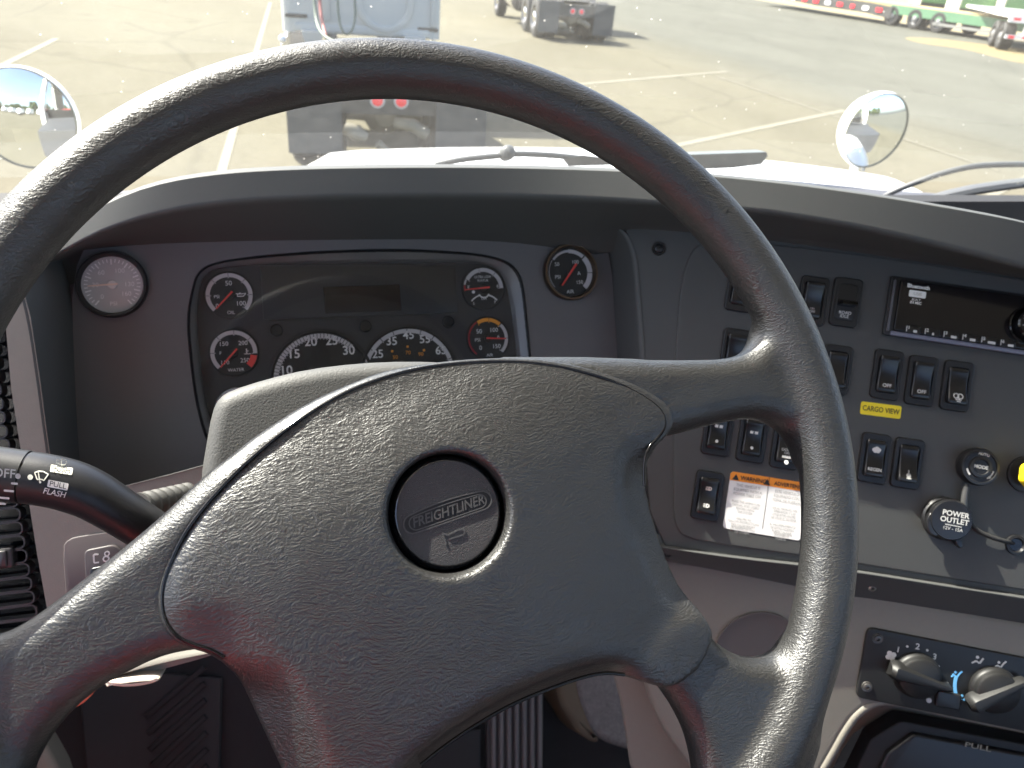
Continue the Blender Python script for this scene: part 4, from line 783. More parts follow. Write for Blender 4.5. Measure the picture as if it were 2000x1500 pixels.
# stalk
sd = lambda u, v, dep: CAM+ray(u, v)*dep
sp_ = [sd(-190, 905, .385), sd(-60, 918, .392), sd(20, 928, .397), sd(110, 940, .402), sd(170, 960, .406), sd(220, 990, .410), sd(270, 1022, .415), sd(330, 1060, .425), sd(430, 1120, .44)]
sp_ = [np.array(p) for p in smoothpoly(sp_, 2, False)]; rr_ = [.0152+.0002*i*0 for i in range(len(sp_))]; rr_ = list(np.interp(np.linspace(0, 1, len(sp_)), [0, .45, .62, 1], [.0138, .0136, .0124, .0112]))
t = thing('multifunction_stalk', 'black indicator and wiper stalk with white PUSH PULL FLASH print, left of the hub', 'stalk', sp_[14]); inv = t.matrix_world.inverted()
k = int(np.argmin([abs((p-CAM) @ cR/((p-CAM) @ cF)*FPX+CX-52) for p in sp_]))
STK = mat('stalk_black', (.016, .016, .018), .38, bump=.12, bscale=1500)
part('arm', MB().tube(sp_[k:], rr_[k:], 40, squash=1).xf(inv), STK, t, 50); g = sp_[k]-sp_[k+1]; g /= np.linalg.norm(g)
part('collar_gap', MB().tube([sp_[k]+g*.0012, sp_[k]-g*.0005], rr_[k]*.96, 40, squash=1).xf(inv), M['gloss'], t, 50)
part('twist_grip', MB().tube([sp_[k]+g*.0012]+[p+g*.001 for p in sp_[:k][::-1]], [rr_[k]*1.01]+[q*1.01 for q in rr_[:k][::-1]], 40, squash=1).xf(inv), STK, t, 50)
# print wrapped on the stalk: each glyph sheet is cast on to the tube surface
def wrap(mb, u, v, su, ang):
    """lay the flat mb (metres) round the stalk at photo point u,v"""
    out = []; c, s_ = math.cos(ang), math.sin(ang)
    P = np.array(sp_); Rr = np.array(rr_)
    for x, y, z in mb.v:
        uu, vv = u+(x*c-y*s_)*su, v-(x*s_+y*c)*su; d = ray(uu, vv); d /= np.linalg.norm(d); best = None
        tt = np.linspace(.36, .46, 400); Q_ = CAM+d*tt[:, None]; D = np.full(400, 1e9)
        for i in range(0, len(P)-1):
            a, b = P[i], P[i+1]; e_ = b-a; h_ = np.clip(((Q_-a) @ e_)/(e_ @ e_), 0, 1); D = np.minimum(D, np.linalg.norm(Q_-a-h_[:, None]*e_, axis=1)-(Rr[i]*.985+.0004))
        j = int(np.argmax(D < 0)) if (D < 0).any() else int(np.argmin(D)); th_ = tt[j] if j == 0 or D[j] >= 0 else tt[j-1]+(tt[j]-tt[j-1])*D[j-1]/(D[j-1]-D[j]); out.append(tuple(CAM+d*(th_-z)))
    mb.v = out; return mb.xf(inv)
su = 1502/.392
sa = rad(-5)
part('off_lettering', wrap(MB().text('OFF', 0, 0, .0066, 0, bold=.01), 8, 925, su, sa), IW, t, 0)
mb = MB().lathe([(.0014, 0), (.0014, .0001)], 16); part('index_dot', wrap(mb, 35, 930, su, 0), IW, t, 0)
mb = MB()
for q, (x0, y0, x1) in enumerate(((-.0006, -.0042, .0030), (-.0040, -.0082, .0014), (-.0080, -.0120, -.0006), (-.0090, -.0150, -.0022))): mb.prism(rrect(x1-x0, .0011, .0005, 2, (x0+x1)/2, y0), 0, .0001)
part('interval_bars', wrap(mb, 25, 928, su, sa), M['pinkprint'], t, 0)
part('index_dot', wrap(MB().lathe([(.0014, 0), (.0014, .0001)], 16), 59, 932, su, 0), M['cream'], t, 0)
mb = MB()
fan = [(-.0034, .0020), (-.0015, .0030), (.0010, .0030), (.0036, .0018), (.0016, -.0016), (.0010, -.0012), (-.0006, -.0010), (-.0018, -.0014)]
for i in range(len(fan)): mb.bar(*fan[i-1], *fan[i], .0006, 0, .0001)
mb.bar(-.0016, .0025, -.0003, -.0028, .0006, 0, .0001); mb.lathe([(.0006, 0), (.0006, .0001)], 10, -.0002, -.0026); part('wiper_symbol', wrap(mb, 80, 932, su, sa), M['cream'], t, 0)
part('push_plate', wrap(MB().prism(rrect(.0114, .0037, .0006), 0, .0001), 120, 917.5, su, rad(-9)), M['cream'], t, 0)
part('push_lettering', wrap(MB().text('PUSH', 0, 0, .0040, .0006, th=.0001), 120, 917.5, su, rad(-9)), M['inkb'], t, 0)
mb = MB(); icon_bars(mb, ((-3, 1.0, -.8, 1.0, .5), (-3, .2, -.8, .2, .5), (-3, -.6, -.8, -.6, .5), (-3, -1.3, -.8, -1.3, .5), (-.3, 1.4, -.3, -1.5, .6), (-.3, 1.4, 1.6, 1.0, .6), (1.6, 1, 2.6, 0, .6), (2.6, 0, 1.6, -1.1, .6), (1.6, -1.1, -.3, -1.5, .6)), .0005); part('high_beam_symbol', wrap(mb, 121, 902, su, rad(-9)), M['cream'], t, 0)
part('pull_plate', wrap(MB().prism(rrect(.0106, .0037, .0006), 0, .0001), 113, 947.5, su, rad(-11)), M['pinkprint'], t, 0)
part('pull_lettering', wrap(MB().text('PULL', 0, 0, .0040, .0006, th=.0001), 113, 947.5, su, rad(-11)), M['inkb'], t, 0)
part('flash_lettering', wrap(MB().text('FLASH', 0, 0, .0042, 0, shear=.15, bold=.01), 106, 963, su, rad(-12)), M['pinkprint'], t, 0)
# ribbed boot behind the stalk
b0, b1 = sd(272, 992, .455), sd(372, 962, .50); t = thing('column_wiring_boot', 'pale ribbed boot beside the stalk root', 'boot', b0); n_ = 40; pts = [lerp(b0, b1, i/n_) for i in range(n_+1)]
part('boot', MB().tube(pts, [.0078-.002*(i/n_)+(.0012 if (i % 6) < 3 else 0) for i in range(n_+1)], 24).xf(t.matrix_world.inverted()), mat('boot_grey', (.07, .068, .062), .5), t, 60)
# ------------------------------------------------------------------ footwell
fl = MB().box(-.62, 1.72, -.95, 1.12, 1.0, 1.03); tag(mesh_obj('cab_floor', fl, M['floor'], None, 0), kind='structure')
tb = MB().add([(-.62, .70, 1.031), (1.72, .70, 1.031), (1.72, 1.10, 1.45), (-.62, 1.10, 1.45), (-.62, 1.12, 2.0), (1.72, 1.12, 2.0), (-.62, 1.16, 1.0), (1.72, 1.16, 1.0), (-.62, 1.16, 2.0), (1.72, 1.16, 2.0)], [(0, 1, 2, 3), (3, 2, 5, 4), (4, 5, 9, 8), (8, 9, 7, 6), (6, 7, 1, 0)])
tag(mesh_obj('toe_board', tb, M['floor'], None, 0), kind='structure')
_t = math.atan2(.42, .40); PT = Plane((0, .70, 1.031), (1, 0, 0), (0, math.cos(_t), math.sin(_t)))
def solid(pl, P, z0, z1, bev, o0, it=0): return MB().prism(smoothpoly([(pl.loc(u, v)[0]-o0[0], pl.loc(u, v)[1]-o0[1]) for u, v in P], it), z0, z1, bev)
PTa = PT.shift(.02); o0 = PTa.loc(350, 1420); t = thing('foot_rest', 'dark ribbed rubber foot rest on the toe board, lower left', 'foot rest', PTa.at(350, 1420))
part('pad', solid(PTa, [(150, 1300), (432, 1325), (424, 1640), (180, 1640)], -.03, 0, .004, o0), mat('footrest_rubber', (.04, .037, .038), .8, bump=.4, bscale=400), t, 40)
for k in range(8):
    a, b = np.array([285+k*4, 1400+k*32]), np.array([400+k*1, 1290+k*32+12]); n = np.array([b[1]-a[1], a[0]-b[0]])/np.linalg.norm(b-a)*5.5
    part('rib', solid(PTa, [tuple(a+n), tuple(b+n), tuple(b-n), tuple(a-n)], -.001, .006, .002, o0), mat('rib_rubber', (.020, .019, .020), .7) if k == 0 else bpy.data.materials['rib_rubber'], t, 40)
PTb = PT.shift(.13); o0 = PTb.loc(1005, 1440); t = thing('accelerator_pedal', 'grey ribbed accelerator pedal below the wheel hub', 'pedal', PTb.at(1005, 1440))
part('plate', solid(PTb, [(950, 1330), (1062, 1320), (1060, 1640), (952, 1640)], -.015, 0, .003, o0), mat('pedal_dark', (.045, .043, .042), .6), t, 40)
for k in range(7):
    u = 963+k*15; part('rib', solid(PTb, [(u-4, 1330), (u+4.5, 1330), (u+4.5, 1640), (u-4, 1640)], -.001, .006, .0025, o0), mat('pedal_rib', (.14, .132, .128), .6) if k == 0 else bpy.data.materials['pedal_rib'], t, 40)
o0 = PTb.loc(860, 1440); t = thing('brake_pedal', 'flat dark brake pedal left of the ribbed accelerator', 'pedal', PTb.at(860, 1440)); part('plate', solid(PTb, [(800, 1440), (940, 1425), (938, 1640), (800, 1640)], -.02, 0, .004, o0), M['rubber'], t, 40)
PTc = PT.shift(.11); o0 = PTc.loc(1200, 1400); t = thing('carpet_hump', 'grey carpeted engine hump with tan edge under the dash', 'carpet', PTc.at(1200, 1400))
part('carpet', solid(PTc, [(1118, 1300), (1320, 1300), (1420, 1420), (1400, 1478), (1290, 1474), (1215, 1462), (1160, 1440), (1138, 1400), (1120, 1350)], -.08, .01, .012, o0, 2), M['carpet'], t, 50)
part('edge_band', solid(PTc, [(1085, 1300), (1135, 1300), (1150, 1400), (1172, 1446), (1160, 1452), (1128, 1432), (1112, 1405), (1088, 1370)], -.09, .006, .01, o0, 1), mat('tan_edge', (.15, .12, .08), .9, bump=.6, bscale=500), t, 50)
PTd = PT.shift(.30); o0 = PTd.loc(80, 1480); t = thing('kick_panel', 'taupe kick panel sliver at the bottom left corner', 'panel', PTd.at(80, 1480)); part('panel', solid(PTd, [(40, 1420), (72, 1428), (92, 1462), (118, 1510), (150, 1640), (0, 1640)], -.05, 0, .01, o0, 1), M['taupe'], t, 50)
# ------------------------------------------------------------------ the white truck round the viewer
truck_ = thing('white_truck', 'white truck we sit in, its hood showing over the dashboard', 'truck', (.55, .2, 1.0)); ti = truck_.matrix_world.inverted()
def tp(name, mb, m, sm=35, parent=None): return part(name, mb.xf(ti), m, parent or truck_, sm)
hg = []
for Y_ in list(np.linspace(1.58, 2.5, 22)):
    row = []
    for X_ in np.linspace(-.48, 1.72, 40):
        d = (X_-.62); z = H-.420-.064*d*d-.05*max(0, 1.7-Y_)-.55*max(0, Y_-1.72)**1.6; e_ = max(0, d-.95, -d-.52); z -= 1.6*e_**1.5
        row.append((X_, Y_, z))
    hg.append(row)
bot = [[(x, y, 1.2) for x, y, z in r] for r in (hg[0], hg[-1])]
tp('hood', MB().loft([bot[0]]+hg+[bot[1]], False), M['wpaint'], 50)
cw = [[(x, y, H-z-.03*((x-.62)**2)) for x in np.linspace(-.6, 1.85, 30)] for y, z in ((1.22, .40), (1.30, .425), (1.45, .430), (1.58, .446), (1.60, .60))]
tp('cowl', MB().loft(cw, False), mat('cowl_grey', (.06, .062, .068), .6, bump=.2), 50)
WS = [(-.68, 1.25, H-.36), (1.80, 1.25, H-.36), (1.72, .62, 2.87), (-.58, .62, 2.87)]
HY = lambda x: .68-.12*(x-.57)**2   # the header is bowed forward in the middle
wr = []
for k in range(9):
    t_ = k/8; wr.append([tuple(lerp(lerp(WS[0], WS[1], s_), np.array([*(lerp(WS[3], WS[2], s_)[:1]), HY(lerp(WS[3], WS[2], s_)[0]), 2.87]), t_)+np.array([0, .05*(1-(2*s_-1)**2)*(1-t_), 0])) for s_ in np.linspace(0, 1, 25)])
WG = glass('windshield_glass', (.95, .975, .95), dust=.04, refl=.12); tp('windshield', MB().loft(wr, False), WG, 60)
tp('roof', MB().prism([(-.62, -.95)]+[(x, HY(x)) for x in np.linspace(-.62, 1.76, 25)]+[(1.76, -.95)], 2.905, 2.95).prism([(x, HY(x)-.05) for x in np.linspace(-.62, 1.76, 25)]+[(x, HY(x)) for x in np.linspace(1.76, -.62, 25)], 2.86, 2.905), M['wpaint'], 0)
tp('headliner', MB().prism([(-.60, -.93)]+[(x, HY(x)-.06) for x in np.linspace(-.60, 1.74, 25)]+[(1.74, -.93)], 2.872, 2.902), M['headliner'], 0)
rw = MB().box(-.60, 1.74, -.99, -.955, .9, 1.92).box(-.60, 1.74, -.99, -.955, 2.78, 2.95).box(-.60, -.35, -.99, -.955, 1.92, 2.78).box(1.48, 1.74, -.99, -.955, 1.92, 2.78); tp('rear_wall', rw, M['cabgrey'], 0)
tp('rear_window', MB().box(-.35, 1.48, -.976, -.972, 1.92, 2.78), M['lens'], 0)  # unseen window, its opening enlarged to throw more light on the wheel
for nm, x0, x1 in (('door', -.66, -.62), ('door', 1.76, 1.80)):
    s_ = 1 if x0 < 0 else -1
    dmb = MB().box(x0, x1, -.45, 1.24, .95, 1.96).box(x0, x1, -.99, -.45, .95, 2.95).box(x0, x1, -.45, .54, 2.80, 2.95)
    P = [(1.24, 1.96), (1.24, 2.02), (.54, 2.86), (.46, 2.80), (1.14, 1.96)]
    xi = x0 if s_ < 0 else x1
    V = [(x0, y, z) for y, z in P]+[(x1, y, z) for y, z in P]; dmb.add(V, [(0, 1, 2, 3, 4), (9, 8, 7, 6, 5)]+[(i, (i+1) % 5, 5+(i+1) % 5, 5+i) for i in range(5)])
    dr = tp(nm, dmb, M['wpaint'], 0); ix = (x1, x1+.02) if s_ > 0 else (x0-.02, x0)
    tp('door_trim', MB().box(*ix, -.45, 1.22, .97, 1.97).box(*ix, -.95, -.45, .97, 2.9), M['cabgrey'], 0, dr)
    tp('side_window', MB().add([((x0+x1)/2, y, z) for y, z in ((-.45, 1.96), (1.14, 1.96), (.46, 2.80), (-.45, 2.80))], [(0, 1, 2, 3)]), M['lens'], 0, dr)
    tp('door_handle', MB().box(*((x0-.03, x0) if s_ > 0 else (x1, x1+.03)), -.36, -.18, 1.78, 1.83), M['black'], 0, dr)
# seat, plus an unseen red shirt stand-in added to tint the cab's left
t = thing('driver_seat', 'dark driver seat behind the viewpoint', 'seat', (.05, -.25, 1.03))
part('cushion', MB().prism(rrect(.5, .5, .08, 5, 0, .05), .34, .50, .05), M['cabgrey'], t, 50); part('pedestal', MB().box(-.2, .2, -.15, .25, 0, .34), M['black'], t, 0)
part('backrest', MB().prism(rrect(.48, .75, .08, 5), -.06, .06, .04).xf(Matrix.Translation((0, -.28, .85)) @ Matrix.Rotation(rad(80), 4, 'X')), M['cabgrey'], t, 50)
jr = []
for k in range(22):
    q = k/21; row = []
    for i in range(30):
        r_ = i/29; x = -.46+.50*r_; z = 1.52+.56*q; row.append((x, -.30+.13*math.sin(r_*math.pi)-.06*q+.014*math.sin(x*38+z*13)+.012*math.sin(z*51-x*17), z))
    jr.append(row)
t = thing('red_shirt_standin', 'bright red sheet added out of view, standing in for a red shirt', 'stand-in', (-.21, -.25, 1.52)); part('cloth', MB().loft(jr, False).xf(t.matrix_world.inverted()), M['redcloth'], t, 60)
# hood mirrors
def hood_mirror(label, u, v, Y_, n):
    d = ray(u, v); c = CAM+d*(Y_/d[1]); pl = axisplane(c, n); t = thing('hood_mirror', label, 'mirror', pl, 'round hood mirrors'); R_ = .102; RS = .32
    cap_ = [(R_*.965*math.sin(a*math.pi/2)/1, math.sqrt(RS**2-(R_*.965*math.sin(a*math.pi/2))**2)-RS+.018) for a in np.linspace(1, 0, 10)]
    part('glass', MB().lathe(cap_, 64, cap1=False), M['mirror'], t, 60)
    part('gasket', MB().lathe([(R_*.965, .000), (R_*.965, .004), (R_*.985, .006), (R_, .003), (R_, 0)], 64, cap1=False), mat('gasket', (.07, .075, .05), .5) if 'gasket' not in bpy.data.materials else bpy.data.materials['gasket'], t, 50)
    part('housing', MB().lathe([(R_*1.0, .002), (R_*1.015, -.006), (R_*.99, -.022), (R_*.85, -.05), (R_*.5, -.075), (0, -.082)], 64, cap1=False), M['wpaint'], t, 50)
    inv_ = t.matrix_world.inverted(); a = c-np.array([0, -.045, R_*.7]); b = np.array([c[0]+(.03 if c[0] > 0 else .05), c[1]+.06, H-.60]); part('arm', MB().tube([a, lerp(a, b, .5), b], .012, 14).xf(inv_), M['wpaint'], t, 60)
    part('bolt', MB().tube([a+np.array([.03, 0, -.01]), a+np.array([.035, .0, -.05])], .006, 8).xf(inv_), M['steel'], t, 60); return t
hood_mirror('round convex hood mirror at the left edge reflecting trees and the white door', 48, 232, 1.85, (-.13, -1, .05))
hood_mirror('round convex hood mirror on the right of the hood, tilted oval', 1710, 256, 1.85, (.06, -1, -.06))
# wipers lying on the windscreen foot
def wsp(u, v, off=.02): d = ray(u, v); a = np.array(WS[0]); n = np.cross(np.array(WS[1])-a, np.array(WS[3])-a); n /= np.linalg.norm(n); n = n if n[1] > 0 else -n; return CAM+d*(((a+n*off-CAM) @ n)/(d @ n))
wg = mat('wiper_grey', (.075, .08, .082), .5)
t = thing('windshield_wiper', 'left windshield wiper with pivot bump and flat blade end beside the rim', 'wiper', wsp(1100, 308), 'windshield wipers'); inv_ = t.matrix_world.inverted()
part('arm', MB().tube(smoothpoly([wsp(u, v, .09) for u, v in ((850, 322), (885, 314), (920, 309), (985, 303), (1010, 300), (1060, 302), (1100, 305), (1150, 311), (1250, 322))], 1, False), .0055, 10).xf(inv_), wg, t, 60)
part('pivot', MB().lathe([(.013, -.02), (.013, .004), (.009, .010), (0, .012)], 24).xf(inv_ @ axisplane(wsp(992, 298, .09), (0, -1, .4)).mat()), wg, t, 50)
q = [wsp(u, v, .085) for u, v in ((1280, 310), (1350, 302), (1497, 297), (1499, 305), (1487, 321), (1430, 328), (1330, 332), (1280, 332))]; q2 = [p+np.array([0, .035, -.004]) for p in q]
part('blade', MB().loft([[tuple(p) for p in q], [tuple(p) for p in q2]], True, True, True).xf(inv_), mat('blade_grey', (.10, .115, .115), .5), t, 30)
part('bracket', MB().loft([[tuple(wsp(u, v, o_)) for u, v in ((1100, 312), (1140, 303), (1180, 308), (1200, 322), (1110, 325))] for o_ in (.08, .11)], True, True, True).xf(inv_), wg, t, 30)
t = thing('windshield_wiper', 'right windshield wiper whose thin curved arm and long blade leave the right edge', 'wiper', wsp(1850, 360), 'windshield wipers'); inv_ = t.matrix_world.inverted()
part('arm', MB().tube(smoothpoly([wsp(u, v, .085) for u, v in ((1715, 392), (1740, 376), (1790, 356), (1840, 338), (1900, 324), (1960, 321), (2100, 320))], 2, False), .0062, 10).xf(inv_), wg, t, 60)
part('blade', MB().tube([wsp(u, v, .06) for u, v in ((1780, 398), (1850, 381), (1900, 371), (1960, 362), (2100, 345))], [.008, .016, .018, .018, .017], 8, squash=.6).xf(inv_), wg, t, 40)
part('blade_carrier', MB().tube([wsp(u, v, .075) for u, v in ((1880, 374), (1960, 357), (2100, 335))], .0045, 8).xf(inv_), wg, t, 40)
# ------------------------------------------------------------------ the lot
def gp(u, v, z=0.0): d = ray(u, v); return CAM+d*((H-z)/-d[2])
def lotmat():
    m = mat('lot_concrete', (.42, .37, .26), .95, spec=.08); nt = m.node_tree; b = nt.nodes['Principled BSDF']; L = nt.links; tc = nt.nodes['Texture Coordinate']
    sx = nt.nodes.new('ShaderNodeSeparateXYZ'); L.new(tc.outputs['Object'], sx.inputs[0])
    n1 = nt.nodes.new('ShaderNodeTexNoise'); n1.inputs['Scale'].default_value = .35; n1.inputs['Detail'].default_value = 8; n1.inputs['Roughness'].default_value = .62
    mp = nt.nodes.new('ShaderNodeMapping'); mp.inputs['Scale'].default_value = (1, .35, 1); L.new(tc.outputs['Object'], mp.inputs[0]); L.new(mp.outputs[0], n1.inputs['Vector'])
    ad = nt.nodes.new('ShaderNodeMath'); ad.operation = 'MULTIPLY_ADD'; ad.inputs[1].default_value = 3.0; L.new(n1.outputs[0], ad.inputs[0]); L.new(sx.outputs[0], ad.inputs[2])
    mr = nt.nodes.new('ShaderNodeMapRange'); mr.inputs['From Min'].default_value = 10.6; mr.inputs['From Max'].default_value = 13.5; L.new(ad.outputs[0], mr.inputs['Value'])
    mx = nt.nodes.new('ShaderNodeMix'); mx.data_type = 'RGBA'; mx.inputs['A'].default_value = (.121, .112, .081, 1); mx.inputs['B'].default_value = (.104, .104, .086, 1); L.new(mr.outputs[0], mx.inputs['Factor'])
    m2 = nt.nodes.new('ShaderNodeMix'); m2.data_type = 'RGBA'; m2.blend_type = 'MULTIPLY'; m2.inputs['Factor'].default_value = 1
    cr = nt.nodes.new('ShaderNodeMapRange'); cr.inputs['From Min'].default_value = .3; cr.inputs['From Max'].default_value = .75; cr.inputs['To Min'].default_value = .84; cr.inputs['To Max'].default_value = 1.1; L.new(n1.outputs[0], cr.inputs['Value'])
    L.new(mx.outputs['Result'], m2.inputs['A'])
    n3 = nt.nodes.new('ShaderNodeTexNoise'); n3.inputs['Scale'].default_value = 9; n3.inputs['Detail'].default_value = 10; n3.inputs['Roughness'].default_value = .75; L.new(tc.outputs['Object'], n3.inputs['Vector'])
    c3 = nt.nodes.new('ShaderNodeMapRange'); c3.inputs['From Min'].default_value = .3; c3.inputs['From Max'].default_value = .7; c3.inputs['To Min'].default_value = .86; c3.inputs['To Max'].default_value = 1.12; L.new(n3.outputs[0], c3.inputs['Value'])
    wv = nt.nodes.new('ShaderNodeVectorMath'); wv.operation = 'MULTIPLY_ADD'; wv.inputs[1].default_value = (1.6, 1.6, 0); L.new(n1.outputs['Color'], wv.inputs[0]); L.new(tc.outputs['Object'], wv.inputs[2])
    vc = nt.nodes.new('ShaderNodeTexVoronoi'); vc.feature = 'DISTANCE_TO_EDGE'; vc.inputs['Scale'].default_value = .21; L.new(wv.outputs[0], vc.inputs['Vector'])
    c4 = nt.nodes.new('ShaderNodeMapRange'); c4.inputs['From Max'].default_value = .012; c4.inputs['To Min'].default_value = .84; c4.inputs['To Max'].default_value = 1; L.new(vc.outputs['Distance'], c4.inputs['Value'])
    st = nt.nodes.new('ShaderNodeTexVoronoi'); st.inputs['Scale'].default_value = .55; L.new(wv.outputs[0], st.inputs['Vector'])
    c5 = nt.nodes.new('ShaderNodeMapRange'); c5.inputs['From Min'].default_value = .04; c5.inputs['From Max'].default_value = .20; c5.inputs['To Min'].default_value = .86; c5.inputs['To Max'].default_value = 1; c5.interpolation_type = 'SMOOTHSTEP'; L.new(st.outputs['Distance'], c5.inputs['Value'])
    pr_ = cr.outputs[0]
    for o_ in (c3.outputs[0], c4.outputs[0], c5.outputs[0]):
        q_ = nt.nodes.new('ShaderNodeMath'); q_.operation = 'MULTIPLY'; L.new(pr_, q_.inputs[0]); L.new(o_, q_.inputs[1]); pr_ = q_.outputs[0]
    L.new(pr_, m2.inputs['B']); L.new(m2.outputs['Result'], b.inputs['Base Color']); return m
tag(mesh_obj('ground', MB().add([(-900, -900, 0), (900, -900, 0), (900, 1200, 0), (-900, 1200, 0)], [(0, 1, 2, 3)]), lotmat(), None, 0), kind='structure')
pnt = mat('worn_paint', (.155, .144, .104), .8, mott=.12, mscale=6)
def stripe(a, b, wd, z=.004):
    a, b = gp(*a)[:2], gp(*b)[:2]; tag(mesh_obj('painted_marking', MB().bar(*a, *b, wd, z, .002), pnt, None, 0), kind='structure')
stripe((1130, 165), (1420, 140), .14); stripe((1300, 289), (1650, 216), .14); stripe((433, 335), (528, 5), .10); stripe((-40, 150), (110, 76), .12); stripe((1400, 150), (1950, 335), .05, .008); stripe((1860, 420), (2040, 330), .12); stripe((-60, 320), (60, 300), .1)
dg = mat('dry_grass', (.17, .135, .06), .95, mott=.5, mscale=2.5)
def patch(name, P, m, z): tag(mesh_obj(name, MB().prism(smoothpoly([tuple(gp(*p)[:2]) for p in P], 2), 0, z), m, None, 0), kind='structure')
patch('dry_grass_verge', [(1755, 72), (1830, 75), (1900, 84), (2060, 104), (2060, 128), (1990, 124), (1930, 108), (1880, 95), (1800, 86)], dg, .006)
fd = MB().prism([(33, 25), (140, 20), (160, 130), (30.5, 130), (31.5, 60)], 0, .005); tag(mesh_obj('dry_field', fd, mat('dry_field', (.24, .195, .105), .95, mott=.25, mscale=.4), None, 0), kind='structure')
# ------------------------------------------------------------------ vehicles in the lot
chr_ = M['chrome']; flapm = mat('mudflap_rubber', (.06, .065, .07), .6, mott=.3, mscale=9); framem = mat('chassis_dark', (.05, .05, .048), .7, mott=.3, mscale=8); tyre = M['rubber']
redlamp = mat('red_lamp', (.75, .03, .05), .25, emit=(.9, .05, .06), estr=.08)
def wheel_part(p, x, y, r, wd, rimm, name='wheel'):
    Rm = Matrix.Translation((x, y, r)) @ Matrix.Rotation(rad(90 if x > 0 else -90), 4, 'Y')
    k = part(name, MB().lathe([(r*.55, -wd/2), (r*.9, -wd/2), (r, -wd*.4), (r, wd*.4), (r*.92, wd/2), (r*.60, wd/2), (r*.56, wd*.35)], 28, cap0=True, cap1=False).xf(Rm), tyre, p, 40)
    part('rim', MB().lathe([(r*.60, wd*.5), (r*.56, wd*.30), (r*.34, wd*.16), (r*.30, wd*.46), (r*.18, wd*.56), (0, wd*.56)], 24, cap1=False).xf(Rm), rimm, k, 40); return k
def tractor(label, loc, rz, cabm, rimm, day=True):
    t = thing('tractor_truck', label, 'truck', Matrix and loc, 'bobtail tractor trucks'); t.rotation_euler = (0, 0, rz); bpy.context.view_layer.update()
    for s_ in (-1, 1):
        part('mud_flap', MB().box(min(s_*.50, s_*1.06), max(s_*.50, s_*1.06), 0, .02, .20, .98), flapm, t, 0)
        part('frame_rail', MB().box(s_*.43-.05, s_*.43+.05, .1, 6.5, .72, .98), framem, t, 0)
        for y in (.72, 2.02): wheel_part(t, s_*.90, y, .50, .30, rimm); wheel_part(t, s_*.58, y, .50, .28, rimm, 'inner_wheel')
        wheel_part(t, s_*.98, 6.4, .50, .30, rimm)
        lamp = part('tail_light', MB().lathe([(.078, 0), (.078, .03), (.060, .035), (.058, .03)], 28, cap1=False).xf(Matrix.Translation((s_*.125, .05, .76)) @ Matrix.Rotation(rad(90), 4, 'X')), mat('lamp_ring', (.5, .5, .5), .4) if 'lamp_ring' not in bpy.data.materials else bpy.data.materials['lamp_ring'], t, 40)
        part('lens', MB().lathe([(.058, .03), (.045, .045), (0, .052)], 24, cap1=False).xf(Matrix.Translation((s_*.125, .05, .76)) @ Matrix.Rotation(rad(90), 4, 'X')), redlamp, lamp, 50)
        part('fuel_tank', MB().lathe([(.30, 0), (.31, .03), (.31, 1.3), (.30, 1.33)], 28, cap0=True).xf(Matrix.Translation((s_*.86, 4.9, .70)) @ Matrix.Rotation(rad(90), 4, 'X')), chr_, t, 40)
        part('cab_foot', MB().prism([(s_*.80, .80), (s_*.62, .80), (s_*.56, 1.02), (s_*.86, 1.02)], -3.55, -3.35).xf(Matrix.Rotation(rad(90), 4, 'X')), cabm, t, 30)
        part('side_lamp', MB().lathe([(.05, 0), (.05, .05), (.03, .07), (0, .075)], 16).xf(Matrix.Translation((s_*1.12, 3.45, .90)) @ Matrix.Rotation(rad(90), 4, 'X')), M['wpaint'], t, 50)
    part('crossmember', MB().box(-.50, .50, .02, .12, .62, .92), framem, t, 0); part('deck_plate', MB().box(-.42, .42, .3, 3.0, .985, 1.0), framem, t, 0)
    for y in (.72, 2.02): part('axle', MB().tube([(-.9, y, .5), (.9, y, .5)], .09, 12).add(*[(lambda m_: (m_.v, m_.f))(MB().tube([(0, y-.28, .52), (0, y-.1, .52), (0, y+.15, .52)], [.12, .24, .12], 16))][0]), mat('axle_tan', (.22, .20, .15), .7, mott=.3, mscale=7) if 'axle_tan' not in bpy.data.materials else bpy.data.materials['axle_tan'], t, 50)
    part('spring_hanger', MB().tube([(-.46, .15, .44), (-.34, .1, .40), (-.24, .12, .36)], [.07, .09, .05], 10).tube([(.08, .2, .50), (.25, .12, .50), (.42, .15, .40)], [.06, .07, .07], 10).tube([(-.12, .1, .30), (-.02, .12, .22)], [.05, .03], 8), bpy.data.materials['axle_tan'], t, 60)
    part('fifth_wheel', MB().prism(smoothpoly([(-.45, 1.0), (-.12, .95), (-.08, 1.35), (.08, 1.35), (.12, .95), (.45, 1.0), (.48, 1.7), (-.48, 1.7)], 1), 1.08, 1.16, .01), M['steel'], t, 40)
    part('cab', MB().prism(rrect(2.22, 1.95, .12, 5, 0, 4.55), .98, 2.95, .08), cabm, t, 40)
    part('hood', MB().prism(rrect(2.0, 1.5, .25, 5, 0, 6.2), .80, 1.75, .12), cabm, t, 40)
    # back wall pressings
    def pr(P, th=.03, m=cabm, nm='panel_rib'): part(nm, MB().prism(P, -3.58, -3.58+th, .008).xf(Matrix.Rotation(rad(90), 4, 'X')), m, t, 30)
    U = smoothpoly([(-.02, 1.55), (-.02, 1.30), (.18, 1.12), (.42, 1.12), (.62, 1.30), (.62, 1.75), (.70, 1.75), (.70, 1.25), (.46, 1.04), (.14, 1.04), (-.10, 1.25), (-.10, 1.55)], 2); pr(U, .045)
    pr(rrect(1.9, .10, .04, 4, 0, 1.05), .03); pr(rrect(.10, 1.2, .04, 4, -.52, 1.75), .05); pr(rrect(.08, 1.2, .04, 4, 1.0, 1.75), .05)
